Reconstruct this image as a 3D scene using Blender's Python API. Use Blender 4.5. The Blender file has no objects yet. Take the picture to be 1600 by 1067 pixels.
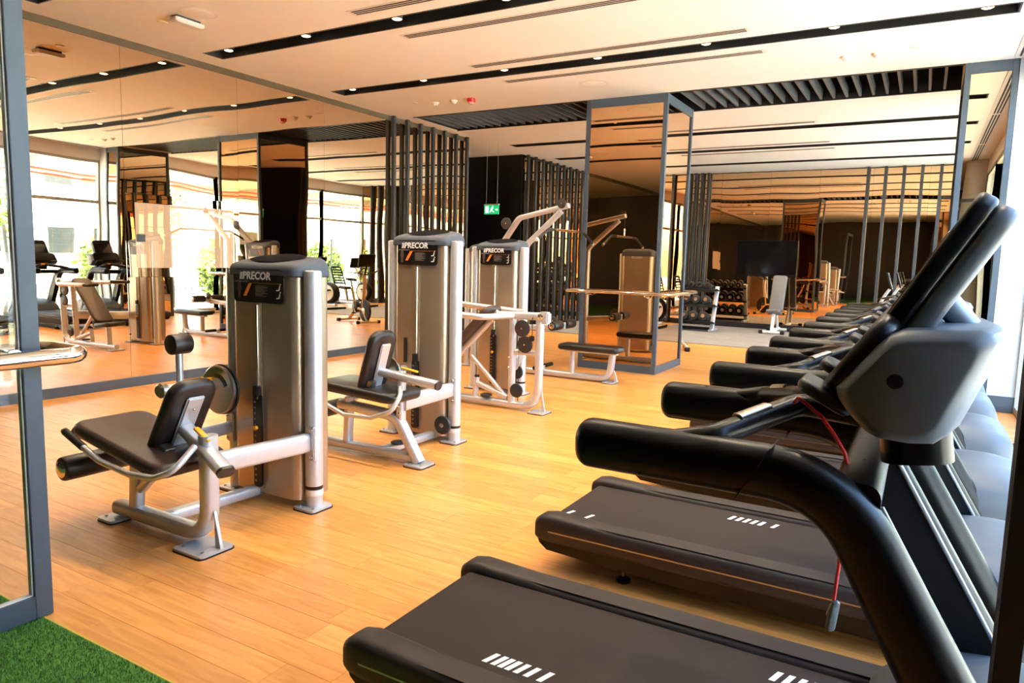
import bpy, bmesh, math, random
from mathutils import Vector, Matrix
random.seed(7)
R = math.radians
sc = bpy.context.scene
col = sc.collection

# ------------------------------------------------------------ camera
H = 1.48
F, PIT, ROL, YAW = 1103.8, .11656, .02568, .52370
cyw, syw = math.cos(YAW), math.sin(YAW)
fw = Vector((-syw*math.cos(PIT), cyw*math.cos(PIT), -math.sin(PIT)))
rt = Vector((cyw, syw, 0)); up = rt.cross(fw)
r2 = math.cos(ROL)*rt + math.sin(ROL)*up
u2 = -math.sin(ROL)*rt + math.cos(ROL)*up
cam = bpy.data.cameras.new('camera'); cam.sensor_width = 36; cam.lens = 36*F/1600
cam.clip_start = .05; cam.clip_end = 300
co = bpy.data.objects.new('camera', cam); col.objects.link(co)
co.matrix_world = Matrix(((r2.x, u2.x, -fw.x, 0), (r2.y, u2.y, -fw.y, 0), (r2.z, u2.z, -fw.z, H), (0, 0, 0, 1)))
sc.camera = co

# ------------------------------------------------------------ world, sun, exposure
w = bpy.data.worlds.new('sky'); sc.world = w; w.use_nodes = True
nt = w.node_tree; nt.nodes.clear()
sky = nt.nodes.new('ShaderNodeTexSky'); sky.sky_type = 'NISHITA'
sky.sun_disc = False; sky.sun_elevation = R(66); sky.sun_rotation = R(-80); sky.air_density = 1.0; sky.dust_density = 1.0
bg = nt.nodes.new('ShaderNodeBackground'); bg.inputs[1].default_value = 1.8
ow = nt.nodes.new('ShaderNodeOutputWorld')
nt.links.new(sky.outputs[0], bg.inputs[0]); nt.links.new(bg.outputs[0], ow.inputs[0])
sun = bpy.data.lights.new('sun_offscreen', 'SUN'); sun.energy = 60; sun.angle = R(2); sun.color = (1, .98, .95)
so = bpy.data.objects.new('sun_offscreen', sun); col.objects.link(so)
so.rotation_euler = Vector((.28, .2, -.93)).to_track_quat('-Z', 'Y').to_euler()
SPOT_W = 62
SPOT_COL = (1, .80, .56)
sc.view_settings.view_transform = 'Standard'; sc.view_settings.look = 'None'
sc.view_settings.exposure = 1.15; sc.view_settings.gamma = 1; sc.view_settings.use_curve_mapping = False
cy = sc.cycles
cy.use_denoising = True
cy.max_bounces = 10; cy.diffuse_bounces = 4; cy.glossy_bounces = 8; cy.transmission_bounces = 8; cy.transparent_max_bounces = 16
cy.caustics_reflective = False; cy.caustics_refractive = False; cy.sample_clamp_indirect = 6
# window portals only steer the sampling of the sky through the openings
def portal(y0, y1, x=.98, z0=.1, z1=3.35):
    a = bpy.data.lights.new('window_right_offscreen', 'AREA'); a.shape = 'RECTANGLE'; a.size = z1-z0; a.size_y = y1-y0
    a.cycles.is_portal = True
    o = bpy.data.objects.new('window_right_offscreen', a); col.objects.link(o)
    o.location = (x, (y0+y1)/2, (z0+z1)/2); o.rotation_euler = (0, R(90), 0)
portal(1.42, 8.95); portal(10.1, 17.2)

# ------------------------------------------------------------ materials
def lin(c):
    return tuple((v/255/12.92 if v <= 10 else ((v/255+.055)/1.055)**2.4) for v in c)
MATS = {}
def mat(name, c, rough=.5, metal=0., spec=.5, var=0., vscale=8., bump=0., bscale=200., coat=0., emit=0., aniso=0.):
    m = bpy.data.materials.new(name); m.use_nodes = True; n = m.node_tree; b = n.nodes['Principled BSDF']
    L = lin(c)
    b.inputs['Base Color'].default_value = (*L, 1); b.inputs['Roughness'].default_value = rough
    b.inputs['Metallic'].default_value = metal; b.inputs['Specular IOR Level'].default_value = spec
    if coat: b.inputs['Coat Weight'].default_value = coat; b.inputs['Coat Roughness'].default_value = .08
    if emit: b.inputs['Emission Color'].default_value = (*L, 1); b.inputs['Emission Strength'].default_value = emit
    tc = n.nodes.new('ShaderNodeTexCoord')
    if var:
        t = n.nodes.new('ShaderNodeTexNoise'); t.inputs['Scale'].default_value = vscale; t.inputs['Detail'].default_value = 4
        n.links.new(tc.outputs['Object'], t.inputs['Vector'])
        mr = n.nodes.new('ShaderNodeMapRange'); mr.inputs[1].default_value = .3; mr.inputs[2].default_value = .7
        mr.inputs[3].default_value = 1-var; mr.inputs[4].default_value = 1+var
        n.links.new(t.outputs['Fac'], mr.inputs[0])
        mx = n.nodes.new('ShaderNodeVectorMath'); mx.operation = 'SCALE'; mx.inputs[0].default_value = L
        n.links.new(mr.outputs[0], mx.inputs['Scale']); n.links.new(mx.outputs[0], b.inputs['Base Color'])
        rr = n.nodes.new('ShaderNodeMapRange'); rr.inputs[3].default_value = max(0, rough-.06); rr.inputs[4].default_value = rough+.06
        n.links.new(t.outputs['Fac'], rr.inputs[0]); n.links.new(rr.outputs[0], b.inputs['Roughness'])
    if bump:
        t = n.nodes.new('ShaderNodeTexNoise'); t.inputs['Scale'].default_value = bscale; t.inputs['Detail'].default_value = 3
        n.links.new(tc.outputs['Object'], t.inputs['Vector'])
        bp = n.nodes.new('ShaderNodeBump'); bp.inputs['Strength'].default_value = bump; bp.inputs['Distance'].default_value = .002
        n.links.new(t.outputs['Fac'], bp.inputs['Height']); n.links.new(bp.outputs[0], b.inputs['Normal'])
    MATS[name] = m
    return m
def mirror_mat(name, c, rough=.004, wave=.0):
    m = mat(name, c, rough, 1.0)
    if wave:
        n = m.node_tree; tc = n.nodes.new('ShaderNodeTexCoord'); t = n.nodes.new('ShaderNodeTexNoise')
        t.inputs['Scale'].default_value = 1.1; t.inputs['Detail'].default_value = 0
        bp = n.nodes.new('ShaderNodeBump'); bp.inputs['Strength'].default_value = 1; bp.inputs['Distance'].default_value = wave
        n.links.new(tc.outputs['Object'], t.inputs['Vector']); n.links.new(t.outputs['Fac'], bp.inputs['Height'])
        n.links.new(bp.outputs[0], n.nodes['Principled BSDF'].inputs['Normal'])
    return m
def glass_mat(name, tint, refl=.06):
    m = bpy.data.materials.new(name); m.use_nodes = True; n = m.node_tree; n.nodes.clear()
    tr = n.nodes.new('ShaderNodeBsdfTransparent'); tr.inputs[0].default_value = (*tint, 1)
    gl = n.nodes.new('ShaderNodeBsdfGlossy'); gl.inputs['Roughness'].default_value = .0
    fc = n.nodes.new('ShaderNodeLayerWeight'); fc.inputs[0].default_value = .5
    pw = n.nodes.new('ShaderNodeMath'); pw.operation = 'POWER'; pw.inputs[1].default_value = 5
    lw = n.nodes.new('ShaderNodeMath'); lw.operation = 'MULTIPLY_ADD'; lw.inputs[1].default_value = .95; lw.inputs[2].default_value = .04
    n.links.new(fc.outputs['Facing'], pw.inputs[0]); n.links.new(pw.outputs[0], lw.inputs[0])
    mx = n.nodes.new('ShaderNodeMixShader'); o = n.nodes.new('ShaderNodeOutputMaterial')
    n.links.new(lw.outputs[0], mx.inputs[0]); n.links.new(tr.outputs[0], mx.inputs[1]); n.links.new(gl.outputs[0], mx.inputs[2])
    n.links.new(mx.outputs[0], o.inputs[0]); return m
def plank_mat():
    m = bpy.data.materials.new('oak_plank'); m.use_nodes = True; n = m.node_tree; b = n.nodes['Principled BSDF']; N = n.nodes.new; K = n.links.new
    oi = N('ShaderNodeObjectInfo'); ge = N('ShaderNodeNewGeometry')
    ad = N('ShaderNodeMath'); ad.operation = 'ADD'; fr = N('ShaderNodeMath'); fr.operation = 'FRACT'
    K(oi.outputs['Random'], ad.inputs[0]); K(ge.outputs['Random Per Island'], ad.inputs[1]); K(ad.outputs[0], fr.inputs[0])
    mp = N('ShaderNodeVectorMath'); mp.operation = 'MULTIPLY'; mp.inputs[1].default_value = (1.6, 15, 1)
    of = N('ShaderNodeVectorMath'); of.operation = 'ADD'; cb = N('ShaderNodeCombineXYZ')
    mu = N('ShaderNodeMath'); mu.operation = 'MULTIPLY'; mu.inputs[1].default_value = 57
    K(fr.outputs[0], mu.inputs[0]); K(mu.outputs[0], cb.inputs[0]); K(mu.outputs[0], cb.inputs[2])
    K(ge.outputs['Position'], mp.inputs[0]); K(mp.outputs[0], of.inputs[0]); K(cb.outputs[0], of.inputs[1])
    t = N('ShaderNodeTexNoise'); t.inputs['Scale'].default_value = 1.6; t.inputs['Detail'].default_value = 6; t.inputs['Distortion'].default_value = 1.2
    K(of.outputs[0], t.inputs['Vector'])
    cr = N('ShaderNodeValToRGB'); e = cr.color_ramp.elements
    e[0].position = .3; e[0].color = (*lin((208, 136, 62)), 1); e[1].position = .72; e[1].color = (*lin((236, 168, 92)), 1)
    K(t.outputs['Fac'], cr.inputs[0])
    mr = N('ShaderNodeMapRange'); mr.inputs[3].default_value = .84; mr.inputs[4].default_value = 1.08; K(fr.outputs[0], mr.inputs[0])
    mx = N('ShaderNodeVectorMath'); mx.operation = 'SCALE'; K(cr.outputs[0], mx.inputs[0]); K(mr.outputs[0], mx.inputs['Scale'])
    K(mx.outputs[0], b.inputs['Base Color']); b.inputs['Roughness'].default_value = .34
    return m
M = {}
M['plank'] = plank_mat()
M['sub'] = mat('floor_base', (150, 95, 45), .7)
M['ceil'] = mat('ceiling_paint', (250, 247, 240), .85, var=.02, vscale=2)
M['black'] = mat('matt_black', (18, 17, 17), .6, var=.15)
M['blackwall'] = mat('black_laminate', (10, 9, 9), .45, var=.2, vscale=3)
M['frame'] = mat('slate_frame', (72, 84, 96), .45, var=.04, vscale=20)
M['slat'] = mat('dark_slat', (52, 54, 55), .5, var=.06, vscale=10)
M['mirror'] = mirror_mat('bronze_mirror', (224, 202, 172), wave=.004)
M['mirror2'] = mirror_mat('dark_bronze_mirror', (214, 176, 134), wave=.003)
M['trim'] = mat('olive_trim', (92, 76, 48), .6, var=.1)
M['glass'] = glass_mat('clear_glass', (.94, .97, .96))
M['chrome'] = mat('chrome', (225, 220, 212), .08, 1)
M['silver'] = mat('silver_paint', (206, 208, 212), .36, .55, var=.03, vscale=30)
M['steel'] = mat('brushed_steel', (170, 165, 155), .28, 1)
M['shroud'] = mat('smoked_steel_shroud', (178, 163, 142), .33, .75, var=.06, vscale=3)
M['cap'] = mat('cap_plastic', (74, 80, 90), .55, spec=.3, var=.05, vscale=30, bump=.1, bscale=600)
M['inlay'] = mat('cap_inlay', (24, 23, 26), .9, spec=.04)
M['rubber'] = mat('black_rubber', (22, 21, 21), .6, bump=.2, bscale=300)
M['vinyl'] = mat('black_vinyl', (30, 26, 24), .38, bump=.12, bscale=700, var=.1)
M['bvinyl'] = mat('brown_vinyl', (62, 46, 38), .42, bump=.12, bscale=700, var=.1)
M['placard'] = mat('placard_black', (20, 19, 20), .3)
M['white'] = mat('white_print', (235, 235, 235), .5)
M['greyprint'] = mat('grey_print', (130, 125, 120), .5)
M['orange'] = mat('orange_print', (228, 130, 40), .5)
M['yellow'] = mat('yellow_handle', (240, 170, 25), .4)
M['tmblack'] = mat('soft_black_plastic', (7, 7, 7), .3, spec=.26, bump=.06, bscale=900, var=.06, vscale=20)
M['tmrail'] = mat('foot_rail_plastic', (44, 37, 34), .5, spec=.35, bump=.15, bscale=500, var=.06)
M['tmbelt'] = mat('running_belt', (40, 31, 27), .6, spec=.3, bump=.3, bscale=900, var=.14, vscale=5)
M['tmgrey'] = mat('grey_console_plastic', (82, 90, 97), .42, bump=.06, bscale=900, var=.04)
M['tmdark'] = mat('dark_console_plastic', (38, 42, 46), .4, var=.06)
M['tmsteel'] = mat('upright_grey', (150, 160, 170), .35, .4)
M['tmnavy'] = mat('dark_steel_plate', (9, 11, 14), .5, spec=.25)
M['screen'] = mat('dark_screen', (14, 12, 12), .08, coat=.5)
M['red'] = mat('red_plastic', (215, 25, 25), .35)
M['redcord'] = mat('red_cord', (190, 20, 35), .6)
M['whitep'] = mat('white_plastic', (236, 230, 220), .45)
M['turf'] = mat('turf_green', (74, 126, 44), .8, var=.3, vscale=60)
M['rubbermat'] = mat('grey_rubber_mat', (128, 124, 120), .75, var=.16, vscale=4, bump=.2, bscale=150)
M['green'] = mat('exit_green', (20, 160, 90), .4, emit=.7)
M['exitwhite'] = mat('exit_white', (235, 250, 240), .4, emit=1.1)
M['pier'] = mat('white_pier_paint', (206, 210, 216), .6, var=.02)
M['concrete'] = mat('pale_concrete', (198, 190, 180), .8, var=.06)
M['brownwall'] = mat('dark_brown_wall', (52, 40, 30), .5, var=.1)
M['lamp'] = mat('lamp_glow', (255, 214, 160), .4, emit=5)

# ------------------------------------------------------------ mesh builder
def rrect(w, h, r, n=3):
    pts = []; r = min(r, w/2-1e-4, h/2-1e-4)
    for cx, cyy, a0 in ((w/2-r, h/2-r, 0), (-w/2+r, h/2-r, 90), (-w/2+r, -h/2+r, 180), (w/2-r, -h/2+r, 270)):
        for i in range(n+1):
            a = R(a0+90*i/n); pts.append((cx+r*math.cos(a), cyy+r*math.sin(a)))
    return pts
def circ(r, n=12, ry=None):
    ry = ry or r
    return [(r*math.cos(2*math.pi*i/n), ry*math.sin(2*math.pi*i/n)) for i in range(n)]
def fillet(path, r, n=6):
    P = [Vector(p) for p in path]
    if not r: return P
    out = [P[0]]
    for i in range(1, len(P)-1):
        a, b, c = P[i-1], P[i], P[i+1]
        d0 = (a-b); d1 = (c-b); l0, l1 = d0.length, d1.length; d0.normalize(); d1.normalize()
        ang = d0.angle(d1)
        if ang > 3.1: out.append(b); continue
        rr = r[i-1] if isinstance(r, (list, tuple)) else r
        t = min(rr/math.tan(ang/2), l0*.48, l1*.48)
        s, e = b+d0*t, b+d1*t
        for k in range(n+1):
            u = k/n
            out.append((1-u)**2*s + 2*u*(1-u)*b + u*u*e)
    out.append(P[-1]); return out
class MB:
    def __init__(s): s.v = []; s.f = []
    def add(s, v, f):
        o = len(s.v); s.v += [Vector(p) for p in v]; s.f += [tuple(i+o for i in q) for q in f]; return s
    def box(s, x0, x1, y0, y1, z0, z1):
        return s.add([(x0,y0,z0),(x1,y0,z0),(x1,y1,z0),(x0,y1,z0),(x0,y0,z1),(x1,y0,z1),(x1,y1,z1),(x0,y1,z1)],
                     [(3,2,1,0),(4,5,6,7),(0,1,5,4),(1,2,6,5),(2,3,7,6),(3,0,4,7)])
    def obox(s, c, size, rot=None):
        m = rot.to_4x4() if rot else Matrix.Identity(4); c = Vector(c)
        hx, hy, hz = [k/2 for k in size]
        t = MB().box(-hx, hx, -hy, hy, -hz, hz)
        return s.add([m @ p + c for p in t.v], t.f)
    def prism(s, poly, axis, a0, a1):
        n = len(poly)
        def mk(p, a):
            return {'x': (a, p[0], p[1]), 'y': (p[0], a, p[1]), 'z': (p[0], p[1], a)}[axis]
        v = [mk(p, a0) for p in poly] + [mk(p, a1) for p in poly]
        f = [tuple(range(n))[::-1], tuple(range(n, 2*n))] + [(i, (i+1) % n, n+(i+1) % n, n+i) for i in range(n)]
        return s.add(v, f)
    def loft(s, rings, closed=True, cap=True):
        n = len(rings[0]); v = [p for r in rings for p in r]; f = []
        for k in range(len(rings)-1):
            for i in range(n): f.append((k*n+i, k*n+(i+1) % n, (k+1)*n+(i+1) % n, (k+1)*n+i))
        if cap: f += [tuple(range(n))[::-1], tuple(range((len(rings)-1)*n, len(rings)*n))]
        return s.add(v, f)
    def sweep(s, path, sec, upv=(0, 0, 1), fil=0, scale=None, ends=(0, 0), nf=6, cap=True):
        P = fillet(path, fil, nf); upv = Vector(upv); n = len(P); rings = []
        L = [0]
        for i in range(1, n): L.append(L[-1]+(P[i]-P[i-1]).length)
        tans = []
        for i in range(n):
            t = Vector((0, 0, 0))
            if i: t += (P[i]-P[i-1]).normalized()
            if i < n-1: t += (P[i+1]-P[i]).normalized()
            tans.append(t.normalized())
        def ring(p, t, k):
            sd = t.cross(upv)
            if sd.length < 1e-3: sd = t.cross(Vector((1, 0, .01)))
            sd.normalize(); vv = sd.cross(t).normalized()
            kx, ky = k if isinstance(k, tuple) else (k, k)
            return [p + sd*a*kx + vv*b*ky for a, b in sec]
        def sk(i): return scale(L[i]/L[-1]) if scale else 1.
        def mul(k, q): return (k[0]*q, k[1]*q) if isinstance(k, tuple) else k*q
        e0, e1 = ends
        if e0:
            for q in range(5):
                a = q/5*math.pi/2
                rings.append(ring(P[0]-tans[0]*e0*math.cos(a), tans[0], mul(sk(0), .45+.55*math.sin(a))))
        for i in range(n): rings.append(ring(P[i], tans[i], sk(i)))
        if e1:
            for q in range(4, -1, -1):
                a = q/5*math.pi/2
                rings.append(ring(P[-1]+tans[-1]*e1*math.cos(a), tans[-1], mul(sk(n-1), .45+.55*math.sin(a))))
        return s.loft(rings, cap=cap)
    def tube(s, path, r, n=12, fil=0, ends=(0, 0), nf=6, upv=(0.02, 0.013, 1)):
        return s.sweep(path, circ(r, n), upv, fil, ends=ends, nf=nf)
    def cyl(s, p0, p1, r, n=16, bev=0):
        p0, p1 = Vector(p0), Vector(p1); d = (p1-p0); l = d.length
        prof = [(r, 0), (r, l)] if not bev else [(r-bev, 0), (r-bev*.3, bev*.3), (r, bev), (r, l-bev), (r-bev*.3, l-bev*.3), (r-bev, l)]
        return s.lathe(p0, d, prof, n)
    def lathe(s, p, d, prof, n=16):
        p = Vector(p); q = Vector(d).to_track_quat('Z', 'Y')
        rings = [[p + q @ Vector((r*math.cos(2*math.pi*i/n), r*math.sin(2*math.pi*i/n), h)) for i in range(n)] for r, h in prof]
        return s.loft(rings)
    def pad(s, c, ux, uy, w, l, t, rc=.04, re=.02, nz=3):
        """rounded cushion: w along ux, l along uy, t along the normal"""
        c = Vector(c); ux = Vector(ux).normalized(); uy = Vector(uy).normalized(); un = ux.cross(uy).normalized()
        rings = []
        prof = []
        for k in range(nz+1):
            a = math.pi/2*k/nz; prof.append((re*(1-math.sin(a)), -t/2+re*(1-math.cos(a))))
        for k in range(nz+1):
            a = math.pi/2*k/nz; prof.append((re*(1-math.cos(a)), t/2-re*(1-math.sin(a))))
        for ins, z in prof:
            sec = rrect(w-2*ins, l-2*ins, max(rc-ins*.6, .004), 4)
            rings.append([c + ux*a + uy*b + un*z for a, b in sec])
        return s.loft(rings)
    def sphere(s, c, r, n=12, m=8, sz=1):
        return s.lathe(Vector(c)-Vector((0, 0, r*sz)), (0, 0, 1), [(max(r*math.sin(math.pi*k/m), 1e-4), r*sz*(1-math.cos(math.pi*k/m))) for k in range(m+1)], n)
    def mesh(s, name, org=(0, 0, 0), bev=0, smooth=38, seg=2):
        me = bpy.data.meshes.new(name); o = Vector(org)
        me.from_pydata([tuple(p-o) for p in s.v], [], s.f); me.validate()
        bm = bmesh.new(); bm.from_mesh(me)
        bmesh.ops.recalc_face_normals(bm, faces=bm.faces)
        if bev:
            es = [e for e in bm.edges if len(e.link_faces) == 2 and e.calc_face_angle(0) > R(35)]
            bmesh.ops.bevel(bm, geom=es, offset=bev, segments=seg, affect='EDGES', clamp_overlap=True)
        bm.to_mesh(me); bm.free()
        if smooth:
            for p in me.polygons: p.use_smooth = True
            me.set_sharp_from_angle(angle=R(smooth))
        return me
ORG = {}
def build(mb, name, m, parent=None, bev=0, smooth=38, org=None, label=None, **kw):
    if parent is not None: o0 = ORG[parent.name]
    else: o0 = Vector(org) if org is not None else Vector((0, 0, 0))
    me = mb.mesh(name, o0, bev, smooth)
    me.materials.append(M[m] if isinstance(m, str) else m)
    o = bpy.data.objects.new(name, me); col.objects.link(o)
    if parent is not None: o.parent = parent
    else: o.location = o0
    ORG[o.name] = o0
    if label: o['label'] = label
    for k, v in kw.items(): o[k] = v
    return o
def thing(name, label, cat, loc=(0, 0, 0), group=None):
    o = bpy.data.objects.new(name, None); col.objects.link(o); o.location = loc; o.empty_display_size = .1
    o['label'] = label; o['category'] = cat
    if group: o['group'] = group
    ORG[o.name] = Vector(loc); return o
def tag(o, label, cat, group=None):
    o['label'] = label; o['category'] = cat
    if group: o['group'] = group
    return o
def struct(mb, name, m, parent=None, **kw):
    o = build(mb, name, m, parent, **kw)
    if parent is None: o['kind'] = 'structure'
    return o
def place(me, name, parent, loc, org):
    """another copy of a shared mesh as a child part"""
    o = bpy.data.objects.new(name, me); col.objects.link(o); o.parent = parent; o.location = Vector(loc)-Vector(org); return o
def copy_tree(o, parent=None, skip=()):
    c = o.copy(); col.objects.link(c)
    if parent is not None: c.parent = parent
    for ch in [x for x in bpy.data.objects if x.parent == o]:
        if ch.name.split('.')[0] in skip: continue
        copy_tree(ch, c, skip)
    return c
def text_mb(s, size, shear=0., bold=0., depth=.001):
    cu = bpy.data.curves.new('lettering', 'FONT'); cu.body = s; cu.size = size; cu.shear = shear; cu.offset = bold; cu.extrude = depth
    cu.align_x = 'CENTER'; cu.align_y = 'CENTER'; cu.resolution_u = 2
    o = bpy.data.objects.new('lettering', cu); col.objects.link(o)
    dg = bpy.context.evaluated_depsgraph_get(); me = o.evaluated_get(dg).to_mesh()
    mb = MB(); mb.add([v.co.copy() for v in me.vertices], [tuple(p.vertices) for p in me.polygons])
    o.evaluated_get(dg).to_mesh_clear(); bpy.data.objects.remove(o); bpy.data.curves.remove(cu)
    return mb
def xf(mb, mtx):
    mb.v = [mtx @ p for p in mb.v]; return mb
def frame_m(o, ux, uy):
    ux = Vector(ux).normalized(); uy = Vector(uy).normalized(); un = ux.cross(uy)
    return Matrix(((ux.x, uy.x, un.x, o[0]), (ux.y, uy.y, un.y, o[1]), (ux.z, uy.z, un.z, o[2]), (0, 0, 0, 1)))

# ============================================================ THE ROOM
XL, XW, YB, YF, ZC = -7.32, .92, -4.2, 17.2, 3.62     # mirror wall, window wall, back wall, far wall, ceiling
TURF_Y = 1.4
# ---- floor: oak strips laid along X
PL, PW, GAP = 1.22, .145, .0005
floor = struct(MB().box(XL-2.7, XW+.12, YB, YF+.1, -.12, -.006), 'floor', 'sub', smooth=0)
pm = MB().box(-PL/2+GAP, PL/2-GAP, -PW/2+GAP, PW/2-GAP, -.006, 0).mesh('plank', bev=.0006, seg=1, smooth=0); pm.materials.append(M['plank'])
cand = []
rows = int((YF-TURF_Y)/PW)
rng = random.Random(3)
for j in range(rows):
    y = TURF_Y+.004+PW*(j+.5); off = rng.random()*PL
    x = XL-.0-off
    while x < XW:
        cx = x+PL/2
        x0, x1 = max(x, XL), min(x+PL, XW)
        if x1-x0 > .08: cand.append((x0, x1, y, x1-x0 > PL-.01))
        x += PL
def seen(px, py):
    d = Vector((px, py, -H)); z = d.dot(fw)
    if z < .3: return 0
    u = 800+F*d.dot(r2)/z; v = 533.5-F*d.dot(u2)/z
    return 1/z**2 if -40 < u < 1640 and v < 1110 else 0
full = sorted([c for c in cand if c[3] and max(seen(c[0], c[2]), seen(c[1], c[2]), seen((c[0]+c[1])/2, c[2])) > 0],
              key=lambda c: -seen((c[0]+c[1])/2, c[2]) - seen(c[0], c[2]) - seen(c[1], c[2]))[:290]
fs = set(full); rest = MB()
for c in full: place(pm, 'plank', floor, ((c[0]+c[1])/2, c[2], 0), (0, 0, 0))
for c in cand:
    if c not in fs:
        rest.box(c[0]+GAP, c[1]-GAP, c[2]-PW/2+GAP, c[2]+PW/2-GAP, -.006, 0)
for j in range(int((TURF_Y-YB)/PW)):
    for i in range(2): rest.box(-1.19+1.05*i, min(-.145+1.05*i, XW), TURF_Y-.005-PW*(j+1)+GAP, TURF_Y-.005-PW*j-GAP, -.006, 0)
build(rest, 'planks_beyond', 'plank', floor, smooth=0, kind='stuff')
# ---- green turf on the near side of the threshold
tm = MB().box(XL, -1.2, YB, TURF_Y-.005, -.006, .004)
rg = random.Random(5)
for k in range(26000):
    x = -3.3+1.5*rg.random(); y = .85+.54*rg.random(); a = rg.random()*6.28; h = .006+.008*rg.random(); b = .0016
    dx, dy = math.cos(a)*b, math.sin(a)*b
    tm.add([(x-dx, y-dy, .003), (x+dx, y+dy, .003), (x+(rg.random()-.5)*.01, y+(rg.random()-.5)*.006, .004+h)], [(0, 1, 2)])
me = bpy.data.meshes.new('artificial_turf'); me.from_pydata([tuple(p) for p in tm.v], [], tm.f); me.materials.append(M['turf'])
to = bpy.data.objects.new('artificial_turf', me); col.objects.link(to); to['kind'] = 'stuff'
tag(to, 'green artificial turf carpet outside the wood floor threshold', 'turf')
tag(build(MB().box(XL, -1.2, TURF_Y-.004, TURF_Y+.004, -.004, .0045), 'threshold_strip', mat('edge_strip', (196, 170, 60), .4)), 'thin yellow strip between turf and wood floor', 'strip')
# ---- grey rubber flooring at the far end: square tiles
rm = MB().box(XL+.1, -.9, 12.95, YF-.14, 0, .008); rmo = build(rm, 'rubber_flooring', 'rubbermat', smooth=0)
tag(rmo, 'grey rubber gym flooring under the dumbbell rack', 'flooring')
tl = MB().box(-.498, .498, -.498, .498, 0, .004).mesh('rubber_tile', smooth=0); tl.materials.append(M['rubbermat'])
for i in range(6):
    for j in range(4): place(tl, 'rubber_tile', rmo, (-6.7+i, 13.46+j, .008), (0, 0, 0))

# ---- ceiling with recessed slots
SLOTS = [3.415, 5.335, 7.265, 11.95, 13.83, 15.74]; SW = .12
SX0, SX1 = -6.98, .5
BY0, BY1, BX0 = 8.99, 10.18, -7.04
cl = MB(); ycur = YB
strips = sorted([(s-SW, s+SW, SX0, SX1) for s in SLOTS] + [(BY0, BY1, BX0, .2)])
for a, b, x0, x1 in strips:
    cl.box(XL-2.7, XW+.1, ycur, a, ZC, ZC+.3); cl.box(XL-2.7, x0, a, b, ZC, ZC+.3); cl.box(x1, XW+.1, a, b, ZC, ZC+.3); ycur = b
cl.box(XL-2.7, XW+.1, ycur, YF+.2, ZC, ZC+.3)
cl.box(XL-2.7, XW+.5, YB-.2, YF+.2, ZC+.3, ZC+.5)
ceiling = struct(cl, 'ceiling', 'ceil', smooth=0)
# slatted black recess between the two columns
build(MB().box(BX0+.001, .199, BY0+.001, BY1-.001, ZC+.285, ZC+.299).box(BX0+.001, BX0+.004, BY0, BY1, ZC+.002, ZC+.299)
      .box(BX0, .199, BY0+.001, BY0+.004, ZC+.002, ZC+.299).box(BX0, .199, BY1-.004, BY1-.001, ZC+.002, ZC+.299), 'recess_lining', 'black', ceiling, smooth=0)
fm = MB().box(-.014, .014, -(BY1-BY0)/2+.006, (BY1-BY0)/2-.006, 0, .12).mesh('fin', smooth=0); fm.materials.append(mat('fin_grey', (84, 85, 85), .5, var=.03))
x = BX0+.08
while x < .17:
    if not (-4.16 < x < -2.96): place(fm, 'fin', ceiling, (x, (BY0+BY1)/2, ZC+.012), (0, 0, 0))
    x += .152
build(MB().box(BX0-.02, .2, BY0-.03, BY0+.012, ZC-.006, ZC+.01).box(BX0-.02, .2, BY1-.012, BY1+.02, ZC-.006, ZC+.01), 'recess_edge', 'black', ceiling, smooth=0)

# ---- light troughs
where = {3.415: 'close to the glass door leaf', 5.335: 'above the leg extension machine', 7.265: 'next to the ceiling speaker and red beacon',
         11.95: 'first beyond the slatted ceiling recess', 13.83: 'above the edge of the rubber flooring', 15.74: 'above the dumbbell rack'}
def trough(yc, lights=True):
    t = thing('light_trough', 'long black recessed ceiling light trough ' + where[yc], 'ceiling light', (-3.24, yc, ZC))
    D = .17
    build(MB().box(SX0, SX1, yc-SW, yc-SW+.006, ZC-.001, ZC+D).box(SX0, SX1, yc+SW-.006, yc+SW, ZC-.001, ZC+D)
          .box(SX0, SX0+.006, yc-SW, yc+SW, ZC-.001, ZC+D).box(SX1-.006, SX1, yc-SW, yc+SW, ZC-.001, ZC+D)
          .box(SX0, SX1, yc-SW, yc+SW, ZC+D, ZC+D+.006), 'housing', 'black', t, smooth=0)
    e = .012
    build(MB().box(SX0-e, SX1+e, yc-SW-e, yc-SW+.002, ZC-.004, ZC).box(SX0-e, SX1+e, yc+SW-.002, yc+SW+e, ZC-.004, ZC)
          .box(SX0-e, SX0+.002, yc-SW, yc+SW, ZC-.004, ZC).box(SX1-.002, SX1+e, yc-SW, yc+SW, ZC-.004, ZC), 'rim', 'slat', t, smooth=0)
    for k in range(7):
        x = -6.73+1.168*k
        c = build(MB().lathe((x, yc, ZC+.0285), (0, 0, 1), [(.05, 0), (.053, .004), (.053, .145)], 16), 'downlight', 'black', t)
        build(MB().lathe((x, yc, ZC+.020), (0, 0, 1), [(.012, 0), (.036, .004), (.045, .009)], 16), 'lens', 'lamp', c)
        dv = Vector((x, yc, ZC))-Vector((0, 0, H)); dz = dv.dot(fw); pu_, pv_ = 800+F*dv.dot(r2)/dz, 533.5-F*dv.dot(u2)/dz
        ln_ = 'downlight_lamp' if dz > 0 and 0 <= pu_ <= 1600 and 0 <= pv_ <= 1067 else 'downlight_lamp_offscreen'
        L = bpy.data.lights.new(ln_, 'SPOT'); L.energy = SPOT_W; L.color = SPOT_COL; L.spot_size = R(118); L.spot_blend = .8; L.shadow_soft_size = .05
        lo = bpy.data.objects.new(ln_, L); col.objects.link(lo); lo.parent = c; lo.location = Vector((x, yc, ZC+.008))-ORG[t.name]
    return t
for s in SLOTS: trough(s)
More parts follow.
